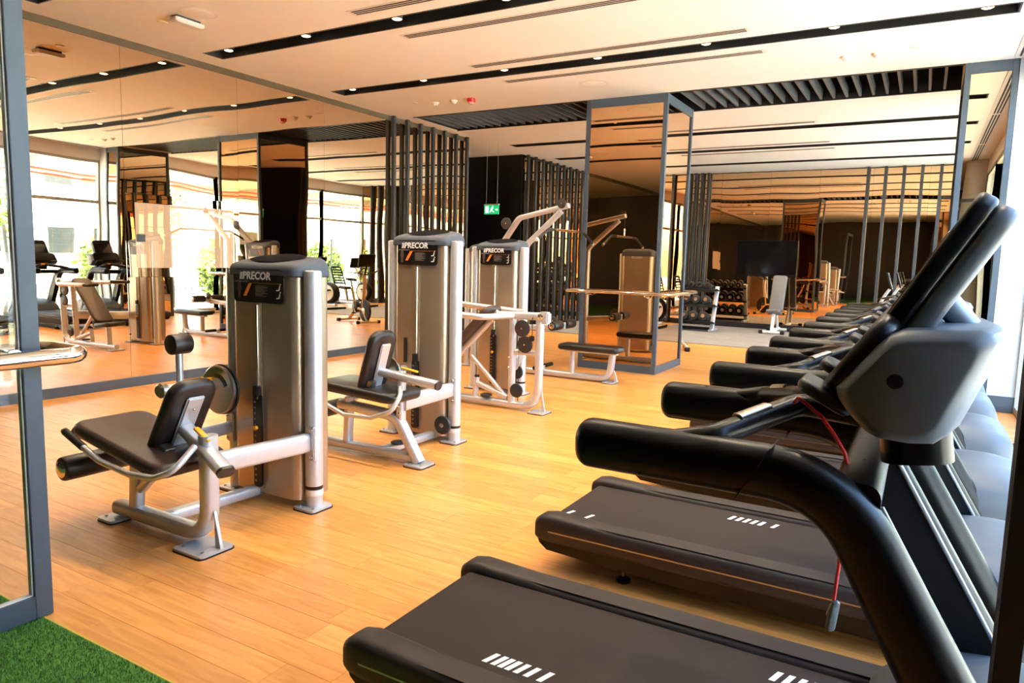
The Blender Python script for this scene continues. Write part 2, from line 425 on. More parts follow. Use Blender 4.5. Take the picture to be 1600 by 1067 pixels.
# ---- linear air diffusers
def diffuser(x0, x1, yc, label, along='x', wdt=.13):
    c = ((x0+x1)/2, yc, ZC)
    t = thing('air_diffuser', label, 'air vent', c)
    def B(u0, u1, v0, v1, z0, z1):
        return (u0, u1, v0, v1, z0, z1) if along == 'x' else (v0, v1, u0, u1, z0, z1)
    if along == 'y': ORG[t.name] = Vector((yc, (x0+x1)/2, ZC)); t.location = ORG[t.name]; bpy.context.view_layer.update()
    build(MB().box(*B(x0, x1, yc-wdt/2, yc+wdt/2, ZC-.006, ZC)), 'face_plate', 'whitep', t, bev=.002, smooth=0)
    for k in (-1, 0, 1):
        build(MB().box(*B(x0+.04, x1-.04, yc+k*.035-.0095, yc+k*.035+.0095, ZC-.0075, ZC-.004)), 'air_slot', 'black', t, smooth=0)
for s, nm in ((5.335, 'leg extension trough'), (7.265, 'trough by the ceiling speaker'), (13.83, 'rubber flooring trough')):
    diffuser(-4.62, -1.55, s-.37, 'white linear air vent on the doorway side of the ' + nm)
    diffuser(-4.62, -1.55, s+.37, 'white linear air vent on the far mirror side of the ' + nm)
diffuser(-4.62, -1.55, 11.58, 'white linear air vent just past the slatted recess')
for y0_, y1_, nm in ((.3, 3.1, 'nearest the glass partition'), (3.12, 5.98, 'in the middle of the treadmill row'), (6.0, 8.88, 'nearest the white pier')):
    diffuser(y0_, y1_, .69, 'white triple slot air vent along the windows, ' + nm, 'y', .17)
# ---- small ceiling fittings
def disc(name, x, y, r, h, m, label, cat, grp=None):
    t = thing(name, label, cat, (x, y, ZC), grp)
    build(MB().lathe((x, y, ZC-h), (0, 0, 1), [(r*.6, 0), (r*.92, h*.35), (r, h*.8), (r, h)], 24), 'cover', m, t)
    build(MB().lathe((x, y, ZC-.004), (0, 0, 1), [(r*1.02, 0), (r*1.12, .0025), (r*1.12, .004)], 24), 'ring', 'whitep', t)
    return t
disc('ceiling_speaker', -3.66, 8.17, .16, .008, 'ceil', 'round white ceiling speaker beside the light trough near the mirrored column', 'speaker')
disc('ceiling_speaker', -5.88, 4.34, .15, .008, 'ceil', 'round white ceiling speaker behind the emergency light', 'speaker')
for x, y, lb in ((-6.09, 8.24, 'white smoke detector farther from the red beacon'), (-5.78, 8.24, 'white smoke detector right beside the red beacon'),
              (-.87, 8.2, 'larger white smoke detector on the ceiling above the treadmills'), (-.585, 8.2, 'smaller white smoke detector on the ceiling above the treadmills')):
    t = thing('smoke_detector', lb, 'smoke detector', (x, y, ZC))
    build(MB().lathe((x, y, ZC-.02), (0, 0, 1), [(.045, 0), (.052, .006), (.052, .02)], 20), 'base', 'whitep', t)
    build(MB().lathe((x, y, ZC-.05), (0, 0, 1), [(.018, 0), (.032, .01), (.036, .03)], 20), 'sensor_head', 'whitep', t)
t = thing('fire_beacon', 'red fire alarm beacon on the ceiling', 'alarm', (-5.5, 8.25, ZC))
build(MB().lathe((-5.5, 8.25, ZC-.045), (0, 0, 1), [(.052, 0), (.058, .008), (.058, .045)], 20), 'base', 'red', t)
build(MB().lathe((-5.5, 8.25, ZC-.075), (0, 0, 1), [(.02, 0), (.034, .008), (.036, .03)], 20), 'lens', mat('beacon_lens', (240, 200, 190), .15), t)
for x, y, lb in ((-.243, 8.13, 'flat white sprinkler cover above the treadmills'), (-6.39, 8.157, 'flat white sprinkler cover near the mirror wall'), (-6.43, 4.36, 'flat white sprinkler cover beside the emergency light')):
    tag(build(MB().lathe((x, y, ZC-.008), (0, 0, 1), [(.03, 0), (.044, .002), (.045, .008)], 18), 'sprinkler_cover', 'whitep'), lb, 'sprinkler')
t = thing('emergency_light', 'white rectangular emergency light hanging under the ceiling', 'ceiling light', (-6.13, 4.4, ZC))
build(MB().box(-6.19, -6.07, 4.25, 4.55, ZC-.055, ZC-.02), 'body', 'whitep', t, bev=.006)
build(MB().box(-6.17, -6.09, 4.28, 4.52, ZC-.02, ZC), 'mounting_plate', 'slat', t)
build(MB().box(-6.18, -6.08, 4.27, 4.53, ZC-.06, ZC-.053), 'diffuser', 'white', t, bev=.003)

# ---- left wall: mirror panes, base, top trim
wall = struct(MB().box(XL-.2, XL-.03, YB, 10.9, 0, ZC), 'wall_left', 'blackwall', smooth=0)
struct(MB().box(XL-.02, XL+.02, YB, 10.88, 0, .1), 'baseboard_left', 'frame', bev=.003)
struct(MB().box(XL-.02, XL+.012, YB, 10.88, ZC-.07, ZC), 'trim_1', 'trim', smooth=0)
rg = random.Random(11)
def mpane(par, y0, y1, z0, z1, m='mirror', x=None):
    x = XL if x is None else x
    a, b = rg.uniform(-1, 1)*.0007, rg.uniform(-1, 1)*.0005
    g = .0015; yc, zc = (y0+y1)/2, (z0+z1)/2
    t = MB(); v = []
    for yy in (y0+g, y1-g):
        for zz in (z0+g, z1-g): v.append((x+(yy-yc)*a+(zz-zc)*b, yy, zz))
    v += [(p[0]-.006, p[1], p[2]) for p in v]
    t.add(v, [(0, 2, 3, 1), (4, 5, 7, 6), (0, 1, 5, 4), (1, 3, 7, 5), (3, 2, 6, 7), (2, 0, 4, 6)])
    return build(t, 'mirror_pane', m, par, smooth=0)
ys = [4.47+1.435*k for k in range(-6, 4)] + [10.88]
ys[0] = YB
for a, b in zip(ys[:-1], ys[1:]):
    if abs(a-4.47) < .01:
        mpane(wall, a, b, .09, 1.18); mpane(wall, a, b, 2.07, ZC-.06)
    else: mpane(wall, a, b, .09, ZC-.06)
sl = MB().box(-.03, .03, -.027, .027, 0, ZC-.001).mesh('slat', bev=.003, seg=1); sl.materials.append(M['slat'])
for k in range(7): place(sl, 'slat', wall, (XL+.055, 8.76+.338*k, 0), (0, 0, 0))
# mirror television flush in the mirror wall
tv = thing('mirror_television', 'mirror-glass television set flush in the left mirror wall', 'television', (XL, 5.19, 1.18))
mpane(tv, 4.47, 5.905, 1.18, 2.07)
scr = bpy.data.materials.new('lit_mirror_screen'); scr.use_nodes = True; n = scr.node_tree; n.nodes.clear()
g_ = n.nodes.new('ShaderNodeBsdfGlossy'); g_.inputs[0].default_value = (.5, .46, .42, 1); g_.inputs['Roughness'].default_value = .01
e_ = n.nodes.new('ShaderNodeEmission'); e_.inputs[0].default_value = (*lin((236, 190, 145)), 1); e_.inputs[1].default_value = .42
a_ = n.nodes.new('ShaderNodeAddShader'); o_ = n.nodes.new('ShaderNodeOutputMaterial')
n.links.new(g_.outputs[0], a_.inputs[0]); n.links.new(e_.outputs[0], a_.inputs[1]); n.links.new(a_.outputs[0], o_.inputs[0])
build(MB().box(XL-.002, XL+.002, 4.575, 5.825, 1.28, 1.975), 'display', scr, tv, smooth=0)
build(MB().box(XL+.002, XL+.0045, 4.58, 4.68, 1.56, 1.64), 'sticker', 'placard', tv, smooth=0)
# ---- corridor opening in the left wall, black inside
struct(MB().box(XL-2.6, XL-.03, 10.9, 10.92, 0, ZC), 'wall_corridor_near', 'blackwall', smooth=0)
wc = struct(MB().box(XL-2.6, XL-.03, 12.96, 13.1, 0, ZC), 'wall_corridor_far', 'blackwall', smooth=0)
struct(MB().box(XL-2.7, XL-2.6, 10.9, 13.1, 0, ZC), 'wall_corridor_end', 'blackwall', smooth=0)
# second stretch of the left wall with slats
wl2 = struct(MB().box(XL-.2, XL-.03, 13.0, YF, 0, ZC), 'wall_left_beyond', 'blackwall', smooth=0)
for k in range(3): mpane(wl2, 13.0+1.4*k, 14.4+1.4*k, .02, ZC-.06)
for k in range(13): place(sl, 'slat', wl2, (XL+.055, 13.06+.338*k, 0), (0, 0, 0))
# ---- far wall with mirror, slats and television
wfar = struct(MB().box(XL-.2, XW+.1, YF+.03, YF+.2, 0, ZC), 'wall_far', 'blackwall', smooth=0)
struct(MB().box(XL, XW, YF-.02, YF+.02, 0, .12), 'baseboard_far', 'black', bev=.003)
def fpane(par, x0, x1, y, z0, z1, m, ny=-1, swap=False):
    g = .0015; a, b = rg.uniform(-1, 1)*.0012, rg.uniform(-1, 1)*.0008
    v = []
    for xx in (x0+g, x1-g):
        for zz in (z0+g, z1-g): v.append((xx, y+(xx-(x0+x1)/2)*a+(zz-(z0+z1)/2)*b, zz))
    v += [(p[0], p[1]-ny*.006, p[2]) for p in v]
    if swap: v = [(p[1], p[0], p[2]) for p in v]
    t = MB().add(v, [(0, 2, 3, 1), (4, 5, 7, 6), (0, 1, 5, 4), (1, 3, 7, 5), (3, 2, 6, 7), (2, 0, 4, 6)])
    return build(t, 'mirror_pane', m, par, smooth=0)
xs = [XL+.03, -6.3, -5.1, -4.3, -3.2, -2.15, -1.1, -.05, XW]
for a, b in zip(xs[:-1], xs[1:]): fpane(wfar, a, b, YF, .1, ZC-.02, 'mirror2')
sf = MB().box(-.03, .03, -.05, .05, 0, ZC-.001).mesh('slat', bev=.003, seg=1); sf.materials.append(M['slat'])
for x in (-1.2, -.87, -.53, -.2, .14, .48): place(sf, 'slat', wfar, (x, YF-.075, 0), (0, 0, 0))
sd = MB().box(-.03, .03, -.05, .05, 0, ZC-.001).mesh('slat', bev=.003, seg=1); sd.materials.append(M['slat'])
for k in range(5): place(sd, 'slat', wfar, (-5.2+.15*k, YF-.075, 0), (0, 0, 0))
t = thing('wall_television', 'large black flat television mounted on the far mirror wall', 'television', (-3.18, YF-.06, 1.22))
build(MB().box(-3.85, -2.51, YF-.07, YF-.02, 1.22, 2.05), 'body', 'tmblack', t, bev=.006)
build(MB().box(-3.835, -2.525, YF-.073, YF-.069, 1.24, 2.035), 'screen', 'screen', t, smooth=0)
build(MB().box(-3.4, -2.96, YF-.03, YF-.004, 1.5, 1.8), 'wall_bracket', 'black', t)
# ---- wall behind the camera
struct(MB().box(XL-.2, XW+.1, YB-.15, YB, 0, ZC), 'wall_back', 'brownwall', smooth=0)

# ---- window wall
def window(i, y0, y1):
    f = MB(); fx0, fx1 = XW, XW+.1
    for a, b in ((y0-.035, y0+.035), (y1-.035, y1+.035)): f.box(fx0, fx1, a, b, .0, 3.36)
    f.box(fx0+.01, fx1-.01, y0, y1, 0, .07); f.box(fx0+.01, fx1-.01, y0, y1, 2.47, 2.53); f.box(fx0+.01, fx1-.01, y0, y1, 3.3, 3.36)
    o = struct(f, 'window_%d' % i, WFR, smooth=0)
    build(MB().box(XW+.045, XW+.05, y0+.03, y1-.03, .07, 2.47), 'pane', 'glass', o, smooth=0)
    build(MB().box(XW+.045, XW+.05, y0+.03, y1-.03, 2.53, 3.3), 'pane', 'glass', o, smooth=0)
WFR = mat('window_frame_paint', (172, 170, 160), .5)
ylist = [1.42+1.508*k for k in range(6)]
k = 1
for a, b in zip(ylist[:-1], ylist[1:]): window(k, a, b); k += 1
ylist = [10.14+1.765*q for q in range(5)]
for a, b in zip(ylist[:-1], ylist[1:]): window(k, a, b); k += 1
struct(MB().box(XW, XW+.1, YB, 8.96, 3.36, ZC).box(XW, XW+.1, 10.1, YF, 3.36, ZC), 'wall_right', 'ceil', smooth=0)
struct(MB().box(XW, XW+.1, YB, .4, 0, 3.36), 'wall_right_near', 'brownwall', smooth=0)
struct(MB().box(XW, XW+.1, 1.1, 1.38, 0, 3.36), 'wall_right_strip', 'brownwall', smooth=0)
pier = struct(MB().box(.67, XW+.1, 8.96, 10.1, 0, ZC), 'wall_pier', 'pier', smooth=0)
struct(MB().box(.67, XW+.1, 8.945, 8.96, 0, .17), 'baseboard_pier', 'frame', bev=.003)

# ---- round concrete column by the partition, seen in the mirrors
t = thing('concrete_column', 'round pale concrete column beside the glass partition', 'column', (.92, .75, 0))
for za, zb in ((.0, 1.198), (1.202, 2.398), (2.402, ZC-.002)): build(MB().lathe((.92, .75, za), (0, 0, 1), [(.34, 0), (.345, .004), (.345, zb-za-.004), (.34, zb-za)], 40), 'drum', 'concrete', t)
build(MB().lathe((.92, .75, .0), (0, 0, 1), [(.338, 0), (.338, ZC-.004)], 40), 'core', 'slat', t)
# ---- mirrored columns
def column(x0, x1, y0, y1, label, m='mirror2'):
    t = thing('mirrored_column', label, 'column', ((x0+x1)/2, (y0+y1)/2, 0))
    p = .055
    for xa in (x0, x1-p):
        for ya in (y0, y1-p): build(MB().box(xa, xa+p, ya, ya+p, 0, ZC-.001), 'post', 'frame', t, bev=.003)
    for ya in (y0+.004, y1-p+.004):
        for za, zb in ((0, .1), (ZC-.11, ZC-.001)): build(MB().box(x0+p, x1-p, ya, ya+p-.008, za, zb), 'rail', 'frame', t, bev=.002)
    for xa in (x0+.004, x1-p+.004):
        for za, zb in ((0, .1), (ZC-.11, ZC-.001)): build(MB().box(xa, xa+p-.008, y0+p, y1-p, za, zb), 'rail', 'frame', t, bev=.002)
    fpane(t, x0+p, x1-p, y0+.02, .1, ZC-.11, m); fpane(t, x0+p, x1-p, y1-.02, .1, ZC-.11, m, 1)
    fpane(t, y0+p, y1-p, x0+.02, .1, ZC-.11, m, -1, True); fpane(t, y0+p, y1-p, x1-.02, .1, ZC-.11, m, 1, True)
    return t
column(-4.1, -2.98, 8.95, 10.1, 'square bronze-mirrored column with a rail around it')
column(.2, .665, 8.95, 10.1, 'narrow mirrored column beside the white pier', 'mirror')
t = thing('column_barre', 'polished horizontal rail running around the mirrored column', 'rail', (-3.54, 9.5, 1.07))
build(MB().tube([(-3.5, 8.81, 1.07), (-2.83, 8.81, 1.07), (-2.83, 10.24, 1.07), (-4.25, 10.24, 1.07), (-4.25, 8.81, 1.07), (-3.5, 8.81, 1.07)], .022, 14, .05), 'rail', 'chrome', t)
for x, y, dx, dy in ((-3.95, 8.95, 0, -.14), (-3.12, 8.95, 0, -.14), (-2.98, 9.2, .15, 0), (-2.98, 9.85, .15, 0), (-4.1, 9.2, -.15, 0), (-4.1, 9.85, -.15, 0), (-3.5, 10.1, 0, .14)):
    b = build(MB().tube([(x+dx*.03, y+dy*.03, 1.03), (x+dx, y+dy, 1.03), (x+dx, y+dy, 1.06)], .009, 8, .02), 'bracket', 'chrome', t)
    build(MB().cyl((x, y, 1.03), (x+dx*.06, y+dy*.06, 1.03), .028, 14), 'rosette', 'chrome', b)

# ---- glass partition leaf at the left with chrome rail, and the glazed partition at the right
GX = -2.97
d = struct(MB().box(GX-.025, GX+.025, 1.372, 1.437, 0.005, 2.9).box(GX-.025, GX+.025, -.6, -.535, 0.005, 2.9)
           .box(GX-.025, GX+.025, -.535, 1.372, 0.005, .1).box(GX-.025, GX+.025, -.535, 1.372, 2.8, 2.9), 'door_1', 'frame', bev=.002)
build(MB().box(GX-.005, GX+.005, -.535, 1.372, .1, 2.8), 'pane', 'glass', d, smooth=0)
build(MB().box(GX-.012, GX+.012, -.535, 1.372, .098, .104).box(GX-.012, GX+.012, 1.366, 1.374, .1, 2.8), 'gasket', 'whitep', d, smooth=0)
t = thing('chrome_rail', 'chrome tube rail bent around the end of the glass door leaf', 'rail', (GX, .9, 1.07))
build(MB().tube([(-2.86, -.5, 1.06), (-2.86, 1.56, 1.06), (-3.14, 1.56, 1.06), (-3.14, -.5, 1.06)], .032, 18, .075, nf=8), 'rail', 'chrome', t)
for y in (.2, 1.34):
    b = build(MB().tube([(GX+.02, y, 1.06), (-2.86, y, 1.06)], .014, 10), 'bracket', 'chrome', t)
    build(MB().tube([(GX-.02, y, 1.06), (-3.14, y, 1.06)], .014, 10), 'bracket', 'chrome', t)
    build(MB().cyl((GX+.022, y, 1.06), (GX+.04, y, 1.06), .035, 16, .006), 'rosette', 'chrome', b)
d = struct(MB().box(.155, .192, 1.39, 1.45, .005, 2.9).box(.192, XW, 1.39, 1.45, .005, .08).box(.192, XW, 1.39, 1.45, 2.84, 2.9), 'door_2', 'black', bev=.002)
build(MB().box(.192, XW, 1.415, 1.425, .08, 2.84), 'pane', 'glass', d, smooth=0)

# ---- hanging exit sign
t = thing('exit_sign', 'green running-man exit sign hanging on wires before the black corridor', 'exit sign', (-7.12, 11.5, 2.3))
ex, ey, ez = -7.16, 11.5, 2.39
build(MB().box(ex-.16, ex+.16, ey-.012, ey+.012, ez-.085, ez+.085), 'panel', 'green', t, bev=.002)
build(MB().box(ex-.165, ex+.165, ey-.02, ey+.02, ez+.085, ez+.105), 'holder', 'whitep', t, bev=.003)
for s in (-.12, .12): build(MB().tube([(ex+s, ey, ez+.105), (ex+s, ey, ZC)], .0022, 6), 'suspension_wire', 'steel', t)
for yy, sg in ((ey-.0135, -1), (ey+.0135, 1)):
    mb = MB()
    def q(pts): mb.prism([(ex+sg*-1*px*-1 if False else ex+px, ez+pz) for px, pz in pts], 'y', yy-.001, yy+.001)
    q([(-.13, -.06), (-.06, -.06), (-.06, .06), (-.13, .06)])                                    # door
    q([(-.02, .0), (.0, .03), (.03, .035), (.05, .02), (.045, .012), (.03, .022), (.015, .0), (.04, -.03), (.07, -.035), (.07, -.045), (.033, -.042), (.01, -.02), (-.03, -.05), (-.036, -.042), (-.01, -.012)])
    q([(.03+.012*math.cos(a*.785), .052+.012*math.sin(a*.785)) for a in range(8)])
    q([(.09, -.008), (.12, -.008), (.12, -.025), (.145, 0), (.12, .025), (.12, .008), (.09, .008)])
    build(mb, 'pictogram', 'exitwhite', t, smooth=0)

# ============================================================ WEIGHT MACHINES
def foot_plate(par, x, y, lx=.2, ly=.15):
    p = build(MB().prism([(x+a, y+b) for a, b in rrect(lx, ly, .025)], 'z', .006, .018), 'foot_plate', 'silver', par)
    build(MB().prism([(x+a, y+b) for a, b in rrect(lx+.012, ly+.012, .03)], 'z', 0, .006), 'rubber_base', 'rubber', p)
    build(MB().cyl((x-lx*.33, y-ly*.3, .018), (x-lx*.33, y-ly*.3, .023), .008, 8).cyl((x+lx*.33, y-ly*.3, .018), (x+lx*.33, y-ly*.3, .023), .008, 8), 'bolt', 'steel', p)
def bolts(par, pts, d=(0, -1, 0), r=.011):
    for p in pts: build(MB().lathe(p, d, [(r, -.004), (r, .006), (r*.6, .011)], 8), 'bolt', 'chrome', par)
def placard(par, x0, x1, z0, z1, y, icons, logo_dx=0):
    w, h = x1-x0, z1-z0
    b = build(MB().prism([((x0+x1)/2+a, (z0+z1)/2+c) for a, c in rrect(w, h, .028, 4)], 'y', y-.004, y), 'placard', 'placard', par)
    yy = y-.0055
    lg = xf(text_mb('PRECOR', .062, .12, .0016, .0006), frame_m((x0+w*.47+logo_dx, yy, z1-.042), (1, 0, 0), (0, 0, 1)))
    for k in range(3):
        lx = x0+w*.47+logo_dx-.142+k*.012
        lg.prism([(lx, z1-.063), (lx+.007, z1-.063), (lx+.012, z1-.021), (lx+.005, z1-.021)], 'y', yy-.0006, yy+.0006)
    build(lg, 'brand_lettering', 'white', b, smooth=0)
    sx = x0+w*.2
    build(MB().prism([(sx, z0+.035), (sx+.026, z0+.035), (sx+.075, z1-.085), (sx+.049, z1-.085)], 'y', yy-.0005, yy+.0005)
          .box(sx+.06, x1-.01, yy-.0005, yy+.0005, z1-.083, z1-.0815), 'orange_stripe', 'orange', b, smooth=0)
    ln = MB()
    for k in range(8):
        zz = z1-.1-k*(h-.13)/8; wd = (.09, .1, .07, .1, .08, .1, .06, .09)[k]
        ln.box(x0+w*.45, x0+w*.45+wd, yy-.0004, yy+.0004, zz, zz+.003)
    ln.box(x0+.01, x0+.01+w*.28, yy-.0004, yy+.0004, z1-.079, z1-.073)
    build(ln, 'small_print', 'greyprint', b, smooth=0)
    fig = MB()
    for k in range(icons):
        cx, cz = x1-.04, z1-.098-(h-.105)*(k+.15)/icons
        q_ = .8 if icons < 3 else .6
        fig.prism([(cx+q_*u, cz+q_*v) for u, v in ((-.024, -.014), (.0, -.01), (.01, .018), (.018, .016), (.01, -.016), (.004, -.02), (-.024, -.022))], 'y', yy-.0005, yy+.0005)
        fig.prism([(cx+q_*(.018+.006*math.cos(a)), cz+q_*(.026+.006*math.sin(a))) for a in [i*.785 for i in range(8)]], 'y', yy-.0005, yy+.0005)
    build(fig, 'exercise_pictogram', 'white', b, smooth=0)
    # outlined anatomy figure at the left
    an = MB(); ax, az = x0+w*.12, z0+h*.36
    for pts in ([(-.012, .045), (.012, .045), (.018, .0), (.008, -.01), (.012, -.05), (.004, -.05), (0, -.015), (-.004, -.05), (-.012, -.05), (-.008, -.01), (-.018, 0)],):
        an.prism([(ax+p, az+q) for p, q in pts], 'y', yy-.0004, yy+.0004)
    an.prism([(ax+.009*math.cos(i*.785), az+.056+.009*math.sin(i*.785)) for i in range(8)], 'y', yy-.0004, yy+.0004)
    build(an, 'anatomy_figure', mat('figure_print', (86, 72, 64), .5), b, smooth=0)
def tower(t, xl, xr, yp, zpost, zcap, icons=2, back=False, rod=True, yd=.19, vent=False):
    for x in (xl, xr):
        p = build(MB().lathe((x, yp, .018), (0, 0, 1), [(.05, 0), (.05, zpost-.02), (.047, zpost-.012), (.04, zpost-.008)], 24), 'post', 'silver', t)
        foot_plate(t, x, yp-.01, .16, .17)
        if x == xr: build(MB().lathe((x, yp, .085), (0, 0, 1), [(.0512, 0), (.0512, .03)], 24), 'label_sticker', 'white', p)
        if x == xr: build(MB().lathe((x, yp, .12), (0, 0, 1), [(.0512, 0), (.0512, .02)], 24), 'label_sticker', 'placard', p)
    x0, x1 = xl+.06, xr-.05; y0, y1 = yp-.075, yp+yd
    cxx, cyy = (x0+x1)/2, (y0+y1)/2
    # shroud with bowed front
    def ring(z):
        sec = []
        for a, b in rrect(x1-x0, y1-y0, .05, 4):
            bow = -.02*(1-(2*a/(x1-x0))**2) if b < 0 else 0
            sec.append((cxx+a, cyy+b+bow, z))
        return sec
    sh = build(MB().loft([ring(.05), ring(zpost+.03)]), 'shroud', 'shroud', t)
    yf = y0-.0195
    xs_ = xl+.3; zt = zpost-.2
    slot = [(xs_-.035, .08), (xs_+.035, .08)] + [(xs_+.035*math.cos(R(a)), zt+.035*math.sin(R(a))) for a in range(0, 181, 20)]
    build(MB().prism(slot, 'y', yf-.001, yf+.01), 'guide_slot', mat('slot_steel', (176, 160, 132), .4, .8), sh)
    if rod: build(MB().cyl((xs_+.012, yf-.006, .62), (xs_+.012, yf-.006, zt), .008, 10), 'guide_rod', 'chrome', sh)
    st = build(MB().prism([(xs_+.005+a, .37+b) for a, b in rrect(.07, .56, .02, 3)], 'y', yf-.012, yf+.004), 'selector_strip', 'placard', sh, bev=.002)
    nums = MB()
    for k in range(15): nums.box(xs_-.018, xs_-.004, yf-.0128, yf-.0118, .12+k*.034, .132+k*.034)
    build(nums, 'weight_numbers', 'greyprint', st, smooth=0)
    build(MB().box(xs_-.012, xs_+.03, yf-.03, yf, .64, .7), 'selector_head', 'rubber', st, bev=.004)
    build(MB().cyl((xs_+.005, yf-.012, .45), (xs_+.005, yf-.034, .45), .013, 10, .003), 'selector_pin', 'yellow', st)
    if vent: build(MB().box(x0+.12, x0+.145, yf-.004+.003, yf+.016, .62, .82), 'vent_grille', 'rubber', sh)
    build(MB().box(xr-.062, xr-.048, yp+.02, yp+.05, .9, 1.0), 'side_slot', 'rubber', sh)
    # base cross tube
    build(MB().sweep([(xl, yp, .06), (xr, yp, .06)], rrect(.06, .07, .015)), 'base_tube', 'silver', t)
    # cap
    cx0, cx1, cya, cyb = xl+.035, xr-.03, yp-.1, yp+yd+.005
    hw = (cx1-cx0)/2; ccx, ccy = (cx0+cx1)/2, (cya+cyb)/2
    rings = []
    for ins, z in ((.006, zpost-.03), (0, zpost-.024), (0, zpost+.0), (.004, zpost+.014), (.014, zpost+.026), (.03, zpost+.031), (.055, zpost+.0325), (.08, zpost+.0328), (.105, zpost+.033), (.13, zpost+.033)):
        rr_ = []
        for a, b in rrect(2*hw-2*ins, cyb-cya-2*ins, .06, 5):
            f = min(1, max(0, (z-zpost)/.033))
            zz = z + f*(zcap-zpost-.033)*(.08+.92*math.sin(math.pi/2*(b+(cyb-cya)/2)/(cyb-cya)))*(1-.4*(a/hw)**2)
            rr_.append((ccx+a, ccy+b, zz))
        rings.append(rr_)
    cp = build(MB().loft(rings), 'top_cap', 'cap', t)
    lm = MB(); lr = []
    for q in (1, .75, .5, .25, .02):
        ring_ = []
        for i in range(28):
            a = 2*math.pi*i/28; lx, ly = q*hw*.7*math.cos(a), q*(.1 if math.sin(a) > 0 else .105)*math.sin(a)-.005
            fr = (.08+.92*math.sin(math.pi/2*(ly+(cyb-cya)/2)/(cyb-cya)))*(1-.4*(lx/hw)**2)
            ring_.append((ccx+lx, ccy+ly, zpost+.0355+(zcap-zpost-.033)*fr))
        lr.append(ring_)
    lm.loft(lr)
    build(lm, 'cap_recess', 'inlay', cp)
    bolts(cp, [(cx1-.002, yp+.02, zpost+.008), (cx1-.002, yp+.06, zpost+.008)], (1, 0, 0), .007)
    placard(sh, xl+.115, xl+.535 if xr-xl > .65 else xl+.51, zpost-.185, zpost+.01, yf-.001, icons)
    if back:
        lg = xf(text_mb('PRECOR', .05, .12, .0012, .0006), frame_m((cxx, y1+.002, zpost-.05), (-1, 0, 0), (0, 0, 1)))
        build(lg, 'rear_lettering', 'white', sh, smooth=0)
    return sh
SQ = rrect(.075, .085, .025)
# ---- leg curl machine beside the doorway
t = thing('leg_curl_machine', 'silver leg curl machine with short tower and reclined brown seat', 'gym machine', (-3.32, 2.6, 0))
tower(t, -3.645, -2.985, 2.9, 1.375, 1.475)
Y = 2.2
build(MB().sweep([(-3.76, Y, .062), (-2.985, Y, .062), (-2.985, Y, .58)], SQ, (0, 1, 0), .17), 'frame_tube', 'silver', t)
foot_plate(t, -3.0, Y-.03, .22, .2); foot_plate(t, -3.74, Y, .14, .2)
build(MB().prism([(-2.94, .018), (-2.9, .018), (-2.945, .2)], 'y', Y-.008, Y+.008), 'gusset', 'silver', t)
build(MB().sweep([(-3.6, Y, .06), (-3.57, Y, .43)], rrect(.07, .06, .015), (0, 1, 0)), 'seat_post', 'silver', t)
build(MB().sweep([(-3.55, Y, .2), (-3.3, Y, .42)], rrect(.05, .05, .012), (0, 1, 0)), 'seat_brace', 'silver', t)
build(MB().sweep([(-3.42, Y, .055), (-3.38, 2.9, .055)], rrect(.07, .06, .015)), 'cross_tube', 'silver', t)
b = build(MB().sweep([(-2.985, Y+.02, .43), (-2.985, 2.86, .4)], rrect(.06, .11, .02)), 'side_beam', 'silver', t)
build(MB().box(-3.0, -2.93, 2.845, 2.87, .3, .5), 'bracket_plate', 'silver', b, bev=.006)
bolts(b, [(-2.95, 2.845, .48), (-2.95, 2.845, .32)])
b = build(MB().sweep([(-3.645, 2.86, .4), (-3.6, 2.2, .4)], rrect(.05, .08, .02)), 'side_beam', 'silver', t)
build(MB().box(-3.68, -3.61, 2.84, 2.865, .31, .49), 'bracket_plate', 'silver', b, bev=.006); bolts(b, [(-3.66, 2.84, .47), (-3.66, 2.84, .33)])
sv = Vector((-.72, 0, .125)).normalized()
build(MB().pad((-3.45, 2.19, .475), (0, 1, 0), sv, .42, .76, .075, .07, .03).pad((-3.80, 2.19, .513), (0, 1, 0), (-.6, 0, -.5), .4, .1, .07, .03, .03), 'seat', 'bvinyl', t)
build(MB().obox((-3.42, 2.19, .425), (.5, .2, .02), Matrix.Rotation(R(10), 3, 'Y')), 'seat_plate', 'silver', t)
bd = Vector((.5, 0, .866)).normalized()
bp_ = build(MB().pad((-3.25, 2.24, .615), (0, -1, 0), bd, .27, .5, .075, .09, .032), 'backrest', 'vinyl', t)
bn = Vector((.866, 0, -.5)).normalized()
c0 = Vector((-3.25, 2.24, .615))+bn*.045
build(MB().obox(c0, (.02, .1, .36), Matrix.Rotation(R(30), 3, 'Y')), 'back_bracket', 'silver', bp_, bev=.008)
build(MB().obox(c0+bn*.03+bd*-.12+Vector((0, -.09, 0)), (.05, .06, .05), Matrix.Rotation(R(30), 3, 'Y')), 'hinge_block', 'steel', bp_, bev=.004)
bolts(bp_, [c0+bd*.11+bn*.01, c0-bd*.15+bn*.01], bn, .008)
ar = build(MB().sweep([c0+bn*.005+bd*-.02, Vector((-2.77, 2.13, .45))], rrect(.085, .06, .028, 5), (0, 0, 1)), 'adjust_arm', 'silver', t)
build(MB().sweep([Vector((-2.775, 2.131, .453)), Vector((-2.762, 2.128, .445))], rrect(.087, .062, .028, 5), (0, 0, 1)), 'end_cap', 'tmdark', ar)
build(MB().pad((-3.0, 2.18, .585), Vector((-.17, 0, .082)), (0, 1, 0), .12, .032, .014, .012, .006), 'adjust_lever', 'yellow', ar)
lp = build(MB().tube([(-3.66, 1.955, .475), (-3.5, 1.955, .42), (-3.25, 1.955, .395), (-3.06, 1.955, .41), (-2.93, 1.97, .46), (-2.95, 2.1, .55)], .016, 10, .14), 'handle_bar', 'silver', t)
